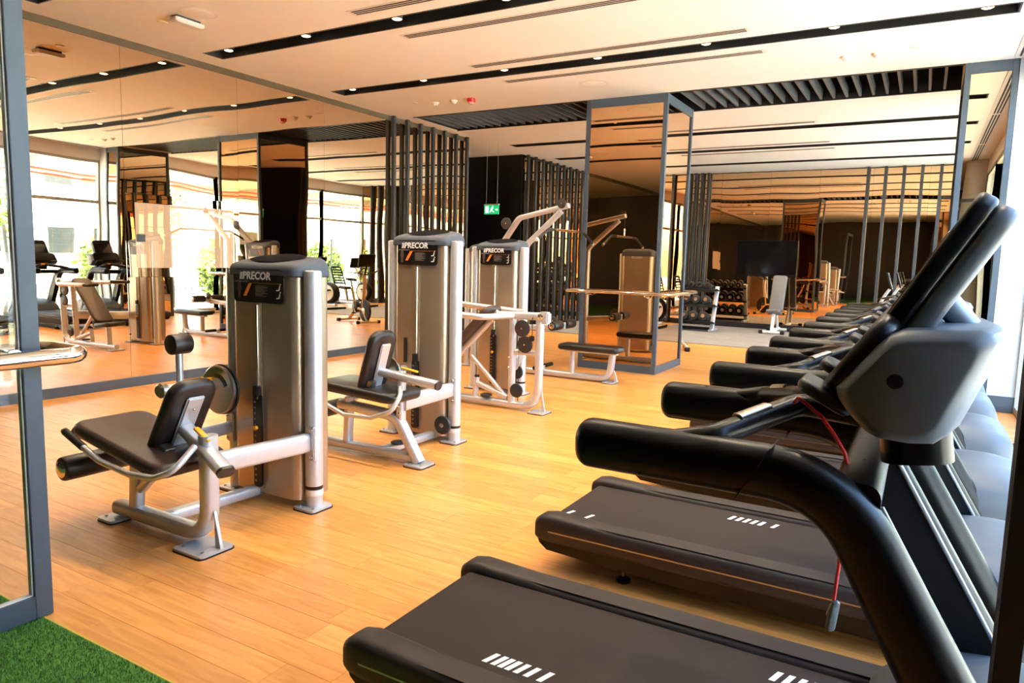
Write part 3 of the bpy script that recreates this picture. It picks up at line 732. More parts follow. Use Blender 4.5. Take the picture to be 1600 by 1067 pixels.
build(MB().tube([(-3.8, 1.955, .525), (-3.64, 1.955, .468)], .02, 12, ends=(.004, 0)), 'grip', 'rubber', lp)
build(MB().cyl((-3.803, 1.955, .5262), (-3.812, 1.955, .5295), .019, 12), 'grip_cap', 'chrome', lp)
ro = build(MB().cyl((-3.87, 1.96, .31), (-3.87, 2.46, .31), .066, 24, .014), 'ankle_roller', 'vinyl', t)
build(MB().lathe((-3.87, 1.965, .31), (0, -1, 0), [(.045, 0), (.045, .008), (.03, .018), (.012, .02)], 20), 'roller_cap', 'chrome', ro)
build(MB().sweep([(-3.87, 2.46, .31), (-3.87, 2.56, .31), (-3.6, 2.6, .69)], rrect(.05, .05, .012), (0, 1, .1), .05), 'roller_arm', 'silver', t)
cmb = build(MB().lathe((-3.56, 2.69, .665), (0, 1, 0), [(.138, 0), (.145, .006), (.145, .022), (.138, .028)], 40), 'cam_disc', 'steel', t)
build(MB().lathe((-3.56, 2.72, .665), (0, 1, 0), [(.15, 0), (.15, .012)], 40), 'cam_rim', 'rubber', cmb)
build(MB().prism([(-3.56+.1*math.cos(R(a)), .665+.1*math.sin(R(a))) for a in range(20, 101, 10)]+[(-3.56+.075*math.cos(R(a)), .665+.075*math.sin(R(a))) for a in range(100, 19, -10)], 'y', 2.686, 2.69), 'cam_holes', 'placard', cmb)
build(MB().cyl((-3.6, 2.69, .73), (-3.6, 2.63, .73), .009, 10).lathe((-3.6, 2.63, .73), (0, -1, 0), [(.012, 0), (.02, .006), (.02, .02), (.008, .024)], 14), 'pull_pin', 'yellow', cmb)
build(MB().cyl((-3.62, 2.36, .7), (-3.62, 2.69, .7), .03, 16), 'axle', 'silver', t)
build(MB().lathe((-3.62, 2.37, .7), (0, -1, 0), [(.042, -.03), (.042, 0), (.03, .012)], 16), 'axle_end', 'steel', t)
tp = build(MB().cyl((-3.6, 2.48, .72), (-3.6, 2.48, .93), .02, 12), 'thigh_pad_stalk', 'silver', t)
build(MB().cyl((-3.6, 2.425, .955), (-3.6, 2.54, .955), .058, 24, .008), 'thigh_pad', 'vinyl', tp)
build(MB().cyl((-3.56, 2.72, .665), (-3.56, 2.86, .665), .035, 16), 'pivot', 'steel', t)

# ---- leg extension machine
t = thing('leg_extension_machine', 'silver leg extension machine with black seat between the leg curl and the press', 'gym machine', (-3.45, 4.25, 0))
tower(t, -3.80, -3.175, 4.6, 1.595, 1.70, vent=True)
Y = 3.92
build(MB().sweep([(-3.75, Y, .36), (-3.2, Y, .33), (-3.0, Y, .02)], SQ, (0, 1, 0), .14), 'frame_tube', 'silver', t)
build(MB().sweep([(-4.05, Y, .05), (-3.02, Y, .05)], rrect(.07, .06, .015)), 'base_tube', 'silver', t)
foot_plate(t, -3.0, Y, .16, .18); foot_plate(t, -4.02, Y, .16, .18)
build(MB().sweep([(-3.68, Y, .06), (-3.66, Y, .42)], rrect(.06, .07, .02), (0, 1, 0)), 'seat_post', 'silver', t)
build(MB().sweep([(-3.17, Y, .3), (-3.17, Y, .66)], rrect(.06, .065, .02), (0, 1, 0)), 'upright', 'silver', t)
build(MB().sweep([(-3.35, Y, .05), (-3.35, 4.6, .05)], rrect(.07, .06, .015)), 'cross_tube', 'silver', t)
build(MB().lathe((-3.3, 4.05, .085), (0, 0, 1), [(.05, 0), (.055, .006), (.055, .016), (.045, .02)], 20), 'belt_guide', 'tmdark', t)
b = build(MB().sweep([(-3.15, Y, .435), (-3.175, 4.56, .435)], rrect(.06, .115, .02)), 'side_beam', 'silver', t)
build(MB().box(-3.2, -3.13, 4.54, 4.57, .34, .53), 'bracket_plate', 'silver', b, bev=.006); bolts(b, [(-3.15, 4.54, .515), (-3.15, 4.54, .355)])
bolts(t, [(-3.16, Y-.034, .56), (-3.16, Y-.034, .42), (-3.16, Y-.034, .36)])
build(MB().pad((-3.46, 3.92, .505), (0, 1, 0), (-1, 0, .05), .4, .72, .075, .09, .03), 'seat', 'vinyl', t)
bd = Vector((.276, 0, .961)).normalized(); bn = Vector((.961, 0, -.276)).normalized(); c1 = Vector((-3.38, 3.9, .705))
bp_ = build(MB().pad(c1, (0, -1, 0), bd, .27, .5, .075, .09, .032), 'backrest', 'vinyl', t)
rm_ = Matrix.Rotation(R(16), 3, 'Y')
build(MB().obox(c1+bn*.045, (.02, .1, .33), rm_), 'back_bracket', 'silver', bp_, bev=.008)
build(MB().obox(c1+bn*.06-bd*.13+Vector((0, -.08, 0)), (.04, .06, .05), rm_), 'hinge_block', 'steel', bp_, bev=.004)
ar = build(MB().sweep([c1+bn*.05-bd*.05, Vector((-2.83, 3.9, .6))], rrect(.07, .062, .028, 5), (0, 0, 1)), 'adjust_arm', 'silver', t)
build(MB().sweep([Vector((-2.835, 3.9, .6005)), Vector((-2.822, 3.9, .598))], rrect(.072, .064, .028, 5), (0, 0, 1)), 'end_cap', 'tmdark', ar)
build(MB().pad((-3.08, 3.9, .685), (1, 0, -.12), (0, 1, 0), .15, .03, .012, .012, .005), 'adjust_lever', 'yellow', ar)
lp = build(MB().tube([(-3.75, 3.69, .42), (-3.5, 3.69, .345), (-3.25, 3.69, .355), (-3.07, 3.69, .42), (-3.04, 3.75, .52), (-3.12, 3.85, .56)], .016, 10, .08), 'handle_bar', 'silver', t)
build(MB().tube([(-3.9, 3.69, .47), (-3.74, 3.69, .417)], .02, 12), 'grip', 'rubber', lp)
build(MB().cyl((-3.95, 3.72, .28), (-3.95, 4.15, .28), .062, 24, .012), 'ankle_roller', 'vinyl', t)
build(MB().sweep([(-3.95, 4.15, .28), (-3.95, 4.22, .28), (-3.62, 4.25, .56)], rrect(.05, .05, .012), (0, 1, .1), .05), 'roller_arm', 'silver', t)
build(MB().cyl((-3.62, 4.12, .56), (-3.62, 4.53, .56), .035, 16), 'axle', 'silver', t)
build(MB().cyl((-3.62, 4.3, .56), (-3.62, 4.33, .56), .13, 32, .006), 'cam_disc', 'steel', t)
pu = build(MB().cyl((-3.22, 4.49, .15), (-3.22, 4.52, .15), .075, 28, .008), 'pulley', 'tmdark', t)
build(MB().lathe((-3.22, 4.49, .15), (0, -1, 0), [(.018, -.004), (.018, .004), (.01, .008)], 12), 'pulley_hub', 'steel', pu)
# ---- multi press machine
t = thing('multi_press_machine', 'silver multi press machine with inclined bench and round black pulleys', 'gym machine', (-3.75, 6.3, 0))
tower(t, -4.37, -3.755, 6.72, 1.595, 1.70, icons=3, back=True)
Y = 5.97; TB = circ(.043, 14)
build(MB().sweep([(-4.55, Y, .05), (-3.14, Y, .05), (-3.14, Y, .93)], rrect(.075, .08, .03, 4), (0, 1, 0), .2), 'frame_tube', 'silver', t)
foot_plate(t, -3.12, Y, .17, .2); foot_plate(t, -4.53, Y, .16, .2)
build(MB().prism([(-3.1, .018), (-3.06, .018), (-3.1, .22)], 'y', Y-.008, Y+.008), 'gusset', 'silver', t)
build(MB().sweep([(-3.44, Y, .05), (-3.44, Y, .92)], rrect(.06, .075, .025, 4), (0, 1, 0)), 'inner_post', 'silver', t)
bolts(t, [(-3.46, Y-.035, .42), (-3.46, Y-.035, .52)])
build(MB().sweep([(-3.62, Y, .925), (-3.07, Y, .94)], rrect(.07, .075, .025, 4)), 'top_tube', 'silver', t)
build(MB().box(-3.14, -3.04, Y-.045, Y+.045, .87, .985), 'pivot_block', 'silver', t, bev=.015)
build(MB().lathe((-3.12, Y-.047, .94), (0, -1, 0), [(.03, -.01), (.03, .004), (.015, .012)], 16), 'pivot_cap', 'chrome', t)
build(MB().cyl((-3.44, Y, .575), (-3.14, Y, .575), .028, 14), 'tie_tube', 'silver', t)
build(MB().sweep([(-3.42, Y+.02, .45), (-3.74, 6.68, .45)], rrect(.06, .12, .02)), 'side_beam', 'silver', t)
for x, z in ((-3.31, .815), (-3.275, .66)):
    pu = build(MB().cyl((x, Y-.06, z), (x, Y-.035, z), .082, 32, .008), 'pulley', mat('pulley_black', (44, 40, 38), .5), t)
    build(MB().lathe((x, Y-.06, z), (0, -1, 0), [(.008, -.002), (.008, .004), (.004, .006)], 10), 'pulley_hub', 'chrome', pu)
build(MB().tube([(-3.2, Y-.047, .93), (-3.2, Y-.047, .74), (-3.34, Y-.047, .72), (-3.34, Y-.047, .1)], .005, 6), 'cable', 'placard', t)
build(MB().box(-3.22, -3.18, Y-.07, Y-.03, .7, .75), 'cable_clamp', 'rubber', t, bev=.005)
pu = build(MB().cyl((-3.36, Y-.055, .2), (-3.36, Y-.03, .2), .07, 28, .008), 'pulley', 'tmdark', t)
build(MB().cyl((-3.52, 6.2, .33), (-3.52, 6.225, .33), .07, 28, .008), 'pulley', 'tmdark', t)
bd = Vector((.62, 0, .62)).normalized(); bn = Vector((-.62, 0, .62)).normalized(); c2 = Vector((-3.95, Y, .70))
bp_ = build(MB().pad(c2, (0, -1, 0), bd, .3, .86, .07, .08, .03), 'backrest', 'bvinyl', t)
build(MB().sweep([c2-bn*.06-bd*.36, c2-bn*.06+bd*.42], rrect(.06, .05, .015), (0, 1, 0)), 'back_tube', 'silver', bp_)
build(MB().pad((-4.38, Y, .38), (0, 1, 0), (-1, 0, .12), .34, .42, .07, .08, .03), 'seat', 'vinyl', t)
build(MB().sweep([(-4.35, Y, .06), (-4.33, Y, .34)], rrect(.07, .07, .02), (0, 1, 0)), 'seat_post', 'silver', t)
build(MB().sweep([(-3.92, Y, .49), (-3.52, Y, .13)], rrect(.035, .04, .01), (0, 1, 0)), 'strut', 'silver', t)
build(MB().sweep([(-3.85, Y, .22), (-3.48, Y, .11)], rrect(.05, .06, .015), (0, 1, 0)), 'lower_tube', 'silver', t)
b = build(MB().cyl((-3.87, Y, .05), (-3.85, Y, .28), .03, 14), 'pivot_post', 'silver', t)
build(MB().cyl((-3.85, Y, .28), (-3.849, Y, .3), .024, 14), 'post_plug', 'rubber', b)
build(MB().lathe((-3.72, Y-.02, .1), (0, 0, 1), [(.05, 0), (.06, .006), (.06, .02), (.045, .026)], 20), 'foot_knob', 'tmdark', t)
for path, g0, g1 in (([(-4.3, 5.66, .94), (-3.62, 5.66, .92), (-3.42, 5.93, .93)], (-4.3, 5.66, .94), (-4.34, 5.85, .95)),
                     ([(-4.25, 6.28, .985), (-3.5, 6.28, .94), (-3.3, 6.01, .935)], (-4.25, 6.28, .985), (-4.29, 6.09, .99))):
    a_ = build(MB().sweep(path, circ(.03, 12), (0.02, 0, 1), .12, ends=(.01, 0)), 'press_arm', 'silver', t)
    build(MB().tube([g0, g1], .022, 12, ends=(.004, .01)), 'grip', 'rubber', a_)
    build(MB().tube([Vector(g0)+Vector((.02, 0, 0)), Vector(g0)+Vector((-.16, 0, .005))], .022, 12, ends=(0, .01)), 'grip', 'rubber', a_)
# ---- lat pulldown machine
t = thing('lat_pulldown_machine', 'silver lat pulldown machine with overhead arm and low black bench', 'gym machine', (-4.2, 8.0, 0))
tower(t, -5.4, -4.78, 8.12, 1.595, 1.70, icons=3, back=True)
Y = 8.0; RB = rrect(.06, .085, .02, 3)
build(MB().sweep([(-4.44, Y, .02), (-4.44, Y, 1.66), (-3.96, Y, 2.08)], RB, (0, 1, 0), .12), 'main_post', 'silver', t)
build(MB().sweep([(-4.9, Y+.1, 1.62), (-4.56, Y, 2.0), (-3.86, Y, 2.15)], RB, (0, 1, 0), .12), 'overhead_arm', 'silver', t)
for x, z, r in ((-4.72, 1.93, .075), (-3.93, 2.17, .06), (-4.0, .72, .055)):
    pu = build(MB().cyl((x, Y-.065, z), (x, Y-.045, z), r, 28, .006), 'pulley', mat('pulley_dark', (52, 47, 44), .5), t)
    build(MB().lathe((x, Y-.065, z), (0, -1, 0), [(.008, -.002), (.008, .004), (.004, .006)], 10), 'pulley_hub', 'chrome', pu)
build(MB().tube([(-3.87, Y, 2.13), (-3.87, Y, 1.95)], .004, 6), 'cable', 'placard', t)
build(MB().tube([(-3.87, Y, 1.96), (-3.87, Y, 1.86)], .012, 10), 'swivel', 'chrome', t)
lb = build(MB().tube([(-3.87, 7.68, 1.84), (-3.87, 8.32, 1.84)], .016, 12), 'lat_bar', 'chrome', t)
for s in (-1, 1):
    g = build(MB().tube([(-3.87, 8+s*.32, 1.84), (-3.87, 8+s*.5, 1.835), (-3.87, 8+s*.78, 1.71)], .018, 12, .06), 'bar_grip', 'rubber', lb)
    build(MB().cyl((-3.87, 8+s*.775, 1.712), (-3.87, 8+s*.8, 1.701), .02, 12), 'bar_end', 'whitep', lb)
build(MB().sweep([(-4.44, Y, .6), (-3.92, Y, .64)], rrect(.05, .07, .015)), 'roller_arm', 'silver', t)
ho = build(MB().prism([(-4.02, .58), (-3.86, .62), (-3.86, .7), (-3.98, .7)], 'y', Y-.03, Y+.03), 'roller_bracket', 'silver', t)
for s in (-1, 1):
    r_ = build(MB().cyl((-3.89, Y+s*.06, .67), (-3.89, Y+s*.3, .67), .058, 24, .01), 'thigh_roller', 'vinyl', t)
    build(MB().lathe((-3.89, Y+s*.298, .67), (0, s, 0), [(.035, 0), (.035, .006), (.02, .012)], 18), 'roller_cap', 'chrome', r_)
build(MB().sweep([(-4.95, Y, .045), (-3.23, Y, .045), (-3.2, Y, .36)], SQ, (0, 1, 0), .16), 'base_tube', 'silver', t)
foot_plate(t, -3.22, Y, .15, .2); foot_plate(t, -4.44, Y+.14, .14, .14)
build(MB().prism([(-3.17, .018), (-3.12, .018), (-3.17, .16)], 'y', Y-.008, Y+.008), 'gusset', 'silver', t)
build(MB().sweep([(-3.74, Y, .06), (-3.74, Y, .36)], rrect(.06, .07, .02), (0, 1, 0)), 'bench_post', 'silver', t)
build(MB().sweep([(-3.84, Y, .355), (-3.14, Y, .365)], rrect(.07, .03, .01)), 'bench_rail', 'silver', t)
build(MB().pad((-3.49, Y, .41), (0, 1, 0), (-1, 0, 0), .3, .8, .075, .05, .028), 'bench_pad', 'vinyl', t)
for s in (-1, 1):
    build(MB().tube([(-4.15, Y+s*.04, .12), (-4.15, Y+s*.24, .12)], .026, 12, ends=(0, .006)), 'foot_peg', 'rubber', t)
build(MB().sweep([(-4.15, Y, .05), (-4.15, Y, .13)], rrect(.05, .05, .01), (0, 1, 0)), 'peg_post', 'silver', t)

# ============================================================ TREADMILLS
TY, PITCH = 1.975, 1.3
def make_treadmill():
    t = thing('treadmill', 'black treadmill with a red safety cord, right beside the doorway post', 'treadmill', (-.45, TY, 0), 'treadmills in the row by the windows')
    c = TY
    base = []
    prof = [(-1.46, .1), (-1.5, .13), (-1.515, .165), (-1.5, .19), (-1.47, .205), (.3, .205), (.3, .07), (-.2, .07), (-1.1, .085)]
    build(MB().prism(prof, 'y', c-.385, c+.385), 'deck_base', 'tmblack', t, bev=.018)
    for s in (-1, 1):
        yc = c+s*.335
        pr = []
        rings = []
        for x, zt, zb, hw in ((-1.525, .225, .175, .03), (-1.515, .25, .155, .05), (-1.49, .268, .145, .06), (-1.44, .278, .14, .0625), (-1.3, .272, .14, .0625), (-1.1, .262, .14, .06), (.15, .262, .14, .06)):
            rings.append([(x, yc+a*hw*2, (zt+zb)/2+b*(zt-zb)) for a, b in rrect(1, 1, .25, 3)])
        r_ = build(MB().loft(rings), 'foot_rail', 'tmrail', t)
        build(MB().box(-1.25, .1, yc-.045, yc+.045, .2615, .2645), 'grip_tread', 'tmrail', r_, bev=.001)
        yy = c+s*.398
        build(MB().box(-1.44, .1, min(yy, yy-s*.02), max(yy, yy-s*.02), .2, .206), 'side_seam', 'steel', r_)
    bl = build(MB().prism([(-1.44, .215)]+[(-1.455-.028*math.sin(R(a)), .215+.028*math.cos(R(a))) for a in range(150, -1, -30)]+[(-.02, .243), (-.02, .215)], 'y', c-.272, c+.272), 'running_belt', 'tmbelt', t)
    mm = MB().add([(-.018, -.03, 0), (0, -.03, 0), (.018, .03, 0), (0, .03, 0)], [(0, 1, 2, 3)]).mesh('belt_mark', smooth=0); mm.materials.append(M['white'])
    for dx in (0, .03, .055, .08, .11, .145, .19): place(mm, 'belt_mark', bl, (-1.07+dx, c-.2, .2436), (-.45, c, 0))
    for dx in (0, .035, .07, .105, .14, .2): place(mm, 'belt_mark', bl, (-.29+dx, c+.18, .2436), (-.45, c, 0))
    # motor hood
    rings = []
    for z, x0, x1, hw in ((.06, -.02, .58, .36), (.12, -.05, .615, .385), (.2, -.06, .625, .39), (.29, -.04, .615, .385), (.36, .02, .59, .37), (.41, .1, .55, .33), (.44, .18, .49, .26), (.452, .26, .42, .17)):
        rings.append([((x0+x1)/2+a, c+b, z) for a, b in rrect(x1-x0, hw*2, .14, 5)])
    hd = build(MB().loft(rings), 'motor_hood', 'tmgrey', t)
    build(MB().prism([(.3+a, .21+b) for a, b in rrect(.55, .01, .004)], 'y', c-.392, c+.392), 'hood_seam', 'tmdark', hd)
    # rails and uprights
    for s in (-1, 1):
        y = c+s*.34
        def sc_(u):
            k = min(max((u-.42)/.3, 0), 1); return (1., 1+.28*k)
        r_ = build(MB().sweep([(-.7, y, 1.02), (-.13, y, 1.02), (.33, y, .2)], rrect(.1, .125, .045, 4), (0, 1, 0) if False else (0, 0, 1), .26, scale=sc_, ends=(.035, 0), nf=10), 'handrail', 'tmblack', t)
        yp_ = y-s*.052
        build(MB().prism([(-.16, .96), (-.04, .96), (.39, .22), (.22, .22)], 'y', min(yp_, yp_+s*.008), max(yp_, yp_+s*.008)), 'inner_plate', 'tmnavy', r_)
        build(MB().sweep([(-.04, yp_, .965), (.388, yp_, .22)], rrect(.012, .012, .004), (0, 1, 0)), 'plate_edge', 'tmsteel', r_)
        build(MB().prism([(-.33, .957), (-.327, .957), (-.257, 1.084), (-.26, 1.084)], 'y', y-.0508, y+.0508), 'joint_seam', 'tmnavy', r_)
        g = build(MB().tube([(-.52, y-s*.005, 1.045), (-.4, y-s*.02, 1.075), (-.25, c+s*.06, 1.13), (-.06, c+s*.06, 1.115)], .029, 14, .06), 'grip_bar', 'tmblack', t)
        m1 = Vector((-.4, y-s*.02, 1.075)); d = Vector((-.25, c+s*.06, 1.13))-m1
        m0 = m1+d*.26
        build(MB().sweep([m0, m0+d*.34], rrect(.036, .03, .012, 3), (0, 0, 1)), 'pulse_sensor', 'steel', g)
        q = g.children[0]; q.location = (0, 0, .019)
        for bx, bz in ((-.055, .925), (-.1, .86)): build(MB().lathe((bx, y-s*.056, bz), (0, -s, 0), [(.012, -.01), (.012, .006), (.006, .01)], 10), 'bolt', 'chrome', r_)
        # cup tray at the user's side of the console
        build(MB().pad((-.175, c+s*.2, 1.185), (0, 1, 0), (1, 0, -.55), .13, .13, .03, .03, .012), 'cup_tray', 'tmdark', t)
    build(MB().sweep([(-.09, c-.34, .985), (-.09, c+.34, .985)], rrect(.1, .08, .03, 4)), 'crossbar', 'tmblack', t)
    build(MB().sweep([(.02, c, 1.04), (.0, c, 1.17)], rrect(.34, .15, .05, 4), (0, 1, 0) if False else (1, 0, 0)), 'console_neck', 'tmblack', t)
    # console bowl: a bevelled side profile carried across the width
    prf = [(-.15, 1.215), (-.145, 1.195), (-.125, 1.165), (-.085, 1.125), (-.06, 1.113), (.0, 1.11), (.035, 1.116), (.06, 1.14), (.09, 1.22), (.128, 1.318), (.13, 1.338), (.12, 1.354), (.1, 1.362), (-.02, 1.352), (-.05, 1.342), (-.075, 1.318)]
    rings = []
    for yo, k in ((-.308, .78), (-.304, .84), (-.285, .97), (-.27, 1), (-.15, 1), (0, 1), (.15, 1), (.27, 1), (.285, .97), (.304, .84), (.308, .78)):
        bx_ = .045*(1-(yo/.308)**2)
        rings.append([(-.015+(px+.015)*k+(bx_ if px > .02 else 0), c+yo, 1.235+(pz-1.235)*k) for px, pz in prf])
    cs = build(MB().loft(rings), 'console_shell', 'tmgrey', t, smooth=30)
    for s in (-1, 1):
        build(MB().lathe((-.035, c+s*.308, 1.245), (0, s, 0), [(.016, -.01), (.016, .0005), (.013, .001)], 16), 'screw_hole', 'placard', cs)
    bd = Vector((.11, 0, .165)).normalized(); bn = Vector((-.165, 0, .11)).normalized()
    cf = build(MB().pad(Vector((-.098, c, 1.277))+bn*.012, (0, -1, 0), bd, .56, .215, .05, .06, .02), 'console_panel', 'tmblack', t)
    # tilting screen
    sd_ = Vector((.245, 0, .43)).normalized(); sn = Vector((-.43, 0, .245)).normalized(); s0 = Vector((.0, c, 1.415))
    sb = build(MB().pad(s0+sn*.016, (0, -1, 0), sd_, .4, .5, .044, .05, .012), 'screen_bezel', 'tmblack', t)
    build(MB().pad(s0+sn*.0385, (0, -1, 0), sd_, .35, .3, .003, .02, .001), 'display', 'screen', sb)
    build(MB().pad(s0-sn*.03, (0, -1, 0), sd_, .392, .492, .052, .05, .02), 'screen_back', 'tmgrey', t)
    for s in (-1, 1):
        for k in (.19, -.02): build(MB().lathe(s0-sn*.024+sd_*k+Vector((0, s*.19, 0)), (0, s, 0), [(.009, -.008), (.009, .001), (.007, .003)], 12), 'screw_hole', 'placard', sb)
    build(MB().cyl((.03, c, 1.43), (.1, c, 1.345), .03, 18), 'tilt_strut', 'tmsteel', t)
    build(MB().box(-.21, -.2, c-.05, c+.05, 1.13, 1.16), 'stop_key', 'yellow', t, bev=.004)
    for x in (-1.1, .25):
        for s in (-1, 1):
            f = build(MB().cyl((x, c+s*.275, .02), (x, c+s*.275, .09), .008, 8), 'levelling_foot', 'steel', t)
            build(MB().lathe((x, c+s*.275, 0), (0, 0, 1), [(.035, 0), (.035, .012), (.012, .024)], 14), 'foot_disc', 'rubber', f)
    return t
tm0 = make_treadmill()
ords = ['second', 'third', 'fourth', 'fifth', 'sixth']
for k in range(1, 6):
    o = copy_tree(tm0); o.location = (-.45, TY+PITCH*k, 0)
    belt = [q for q in o.children if q.name.startswith('running_belt')][0]; n_a = 0
    for q in [q for q in belt.children]:                                # the belts stopped at other positions
        if q.location.y < 0:
            n_a += 1
            if n_a > 2: bpy.data.objects.remove(q)
            else: q.location.x = (-.968, -.864)[n_a-1]
        else: q.location.x -= .43
    o['label'] = 'black treadmill, %s in the row counted from the doorway post' % ords[k-1]
# red safety cord of the nearest treadmill
c = TY
cy0 = 1.79
sc0 = build(MB().tube([(-.252, cy0+.05, 1.145), (-.236, cy0, 1.168), (-.215, cy0, 1.152), (-.182, cy0, 1.127), (-.152, cy0, 1.088), (-.128, cy0, 1.05), (-.119, cy0, 1.02), (-.12, cy0, .776), (-.125, cy0, .68)], .0045, 8, .03), 'safety_cord', 'redcord', tm0)
build(MB().pad((-.125, cy0, .645), (.8, .6, 0), (.1, 0, 1), .022, .075, .014, .01, .005).pad((-.125, cy0, .665), (.8, .6, 0), (.3, -.2, 1), .02, .05, .012, .009, .004), 'cord_clip', 'tmgrey', sc0)

# ============================================================ FAR END OF THE ROOM
# ---- dumbbell rack and dumbbells
rk = thing('dumbbell_rack', 'three-tier black dumbbell rack on the rubber flooring', 'rack', (-4.6, 15.6, .012))
RX0, RX1, RY = -5.35, -3.87, 15.6
for x in (RX0+.05, RX1-.05):
    build(MB().sweep([(x, RY-.28, .04), (x, RY+.28, .04)], rrect(.07, .05, .012)), 'base_foot', 'silver', rk)
    build(MB().sweep([(x, RY-.12, .04), (x, RY+.2, .98)], rrect(.06, .09, .015), (1, 0, 0)), 'side_post', 'silver', rk)
build(MB().box(RX0+.08, RX1-.08, RY-.02, RY+.02, .03, .09), 'base_bar', 'black', rk)
SH = ((.2, -.12), (.56, .02), (.9, .14))
for z, dy in SH:
    build(MB().obox(((RX0+RX1)/2, RY+dy-.02, z), (RX1-RX0, .3, .03), Matrix.Rotation(R(-12), 3, 'X')), 'shelf', 'black', rk, bev=.004)
def dumbbell(r, lab):
    t = thing('dumbbell', lab, 'dumbbell', (0, 0, 0), 'black dumbbells on the rack')
    for s in (-1, 1):
        h = build(MB().cyl((0, s*.055, 0), (0, s*.16, 0), r, 12, .012), 'head', 'rubber', t)
        build(MB().cyl((0, s*.16, 0), (0, s*.163, 0), r*.42, 12), 'end_disc', 'chrome', h)
    build(MB().cyl((0, -.06, 0), (0, .06, 0), .016, 10), 'handle', 'chrome', t)
    return t
tiers = ['bottom', 'middle', 'top']
for k, ((z, dy), r, n_) in enumerate(zip(SH, (.105, .095, .07), (6, 6, 7))):
    d0 = dumbbell(r, 'round black rubber dumbbell on the %s tier of the rack' % tiers[k])
    for i in range(n_):
        o = d0 if i == 0 else copy_tree(d0)
        o['label'] = 'round black dumbbell on the %s rack tier, %s counted from the bench end' % (tiers[k], ['first', 'second', 'third', 'fourth', 'fifth', 'sixth', 'seventh'][n_-1-i])
        o.location = (RX0+.21+(RX1-RX0-.42)*i/(n_-1), RY+dy-.03, z+.018+r/math.cos(R(12))); o.rotation_euler = (R(-12), 0, 0)
# ---- adjustable bench
t = thing('adjustable_bench', 'grey adjustable bench with steep backrest on the rubber flooring', 'bench', (-2.75, 16.3, .012))
bx, by, z0 = -2.75, 16.25, .012
build(MB().sweep([(bx, by-.3, z0+.06), (bx, by+.55, z0+.06)], rrect(.07, .06, .015)), 'spine', 'whitep', t)
for y in (by-.33, by+.55):
    f = build(MB().sweep([(bx-.24, y, z0+.04), (bx+.24, y, z0+.04)], rrect(.06, .05, .012)), 'foot_bar', 'whitep', t)
    for s in (-1, 1): build(MB().box(bx+s*.22-.04, bx+s*.22+.04, y-.04, y+.04, z0, z0+.07), 'foot_cap', 'rubber', f, bev=.006)
build(MB().sweep([(bx, by-.3, z0+.06), (bx, by-.2, z0+.42)], rrect(.06, .07, .015), (1, 0, 0)), 'front_leg', 'whitep', t)
build(MB().sweep([(bx, by+.4, z0+.06), (bx, by+.1, z0+.5)], rrect(.05, .05, .012), (1, 0, 0)), 'rear_leg', 'whitep', t)
build(MB().pad((bx, by-.15, z0+.46), (1, 0, 0), (0, -1, .25), .3, .34, .07, .05, .025), 'seat', mat('grey_vinyl', (104, 100, 98), .45), t)
build(MB().pad((bx, by+.2, z0+.86), (1, 0, 0), (0, .38, .86), .3, .84, .07, .05, .025), 'backrest', MATS['grey_vinyl'], t)
build(MB().sweep([(bx, by+.06, z0+.5), (bx, by+.38, z0+1.2)], rrect(.05, .03, .01), (1, 0, 0)), 'back_tube', 'whitep', t)
build(MB().cyl((bx-.1, by+.3, z0+.3), (bx-.14, by+.3, z0+.3), .02, 10), 'lock_pin', 'yellow', t)
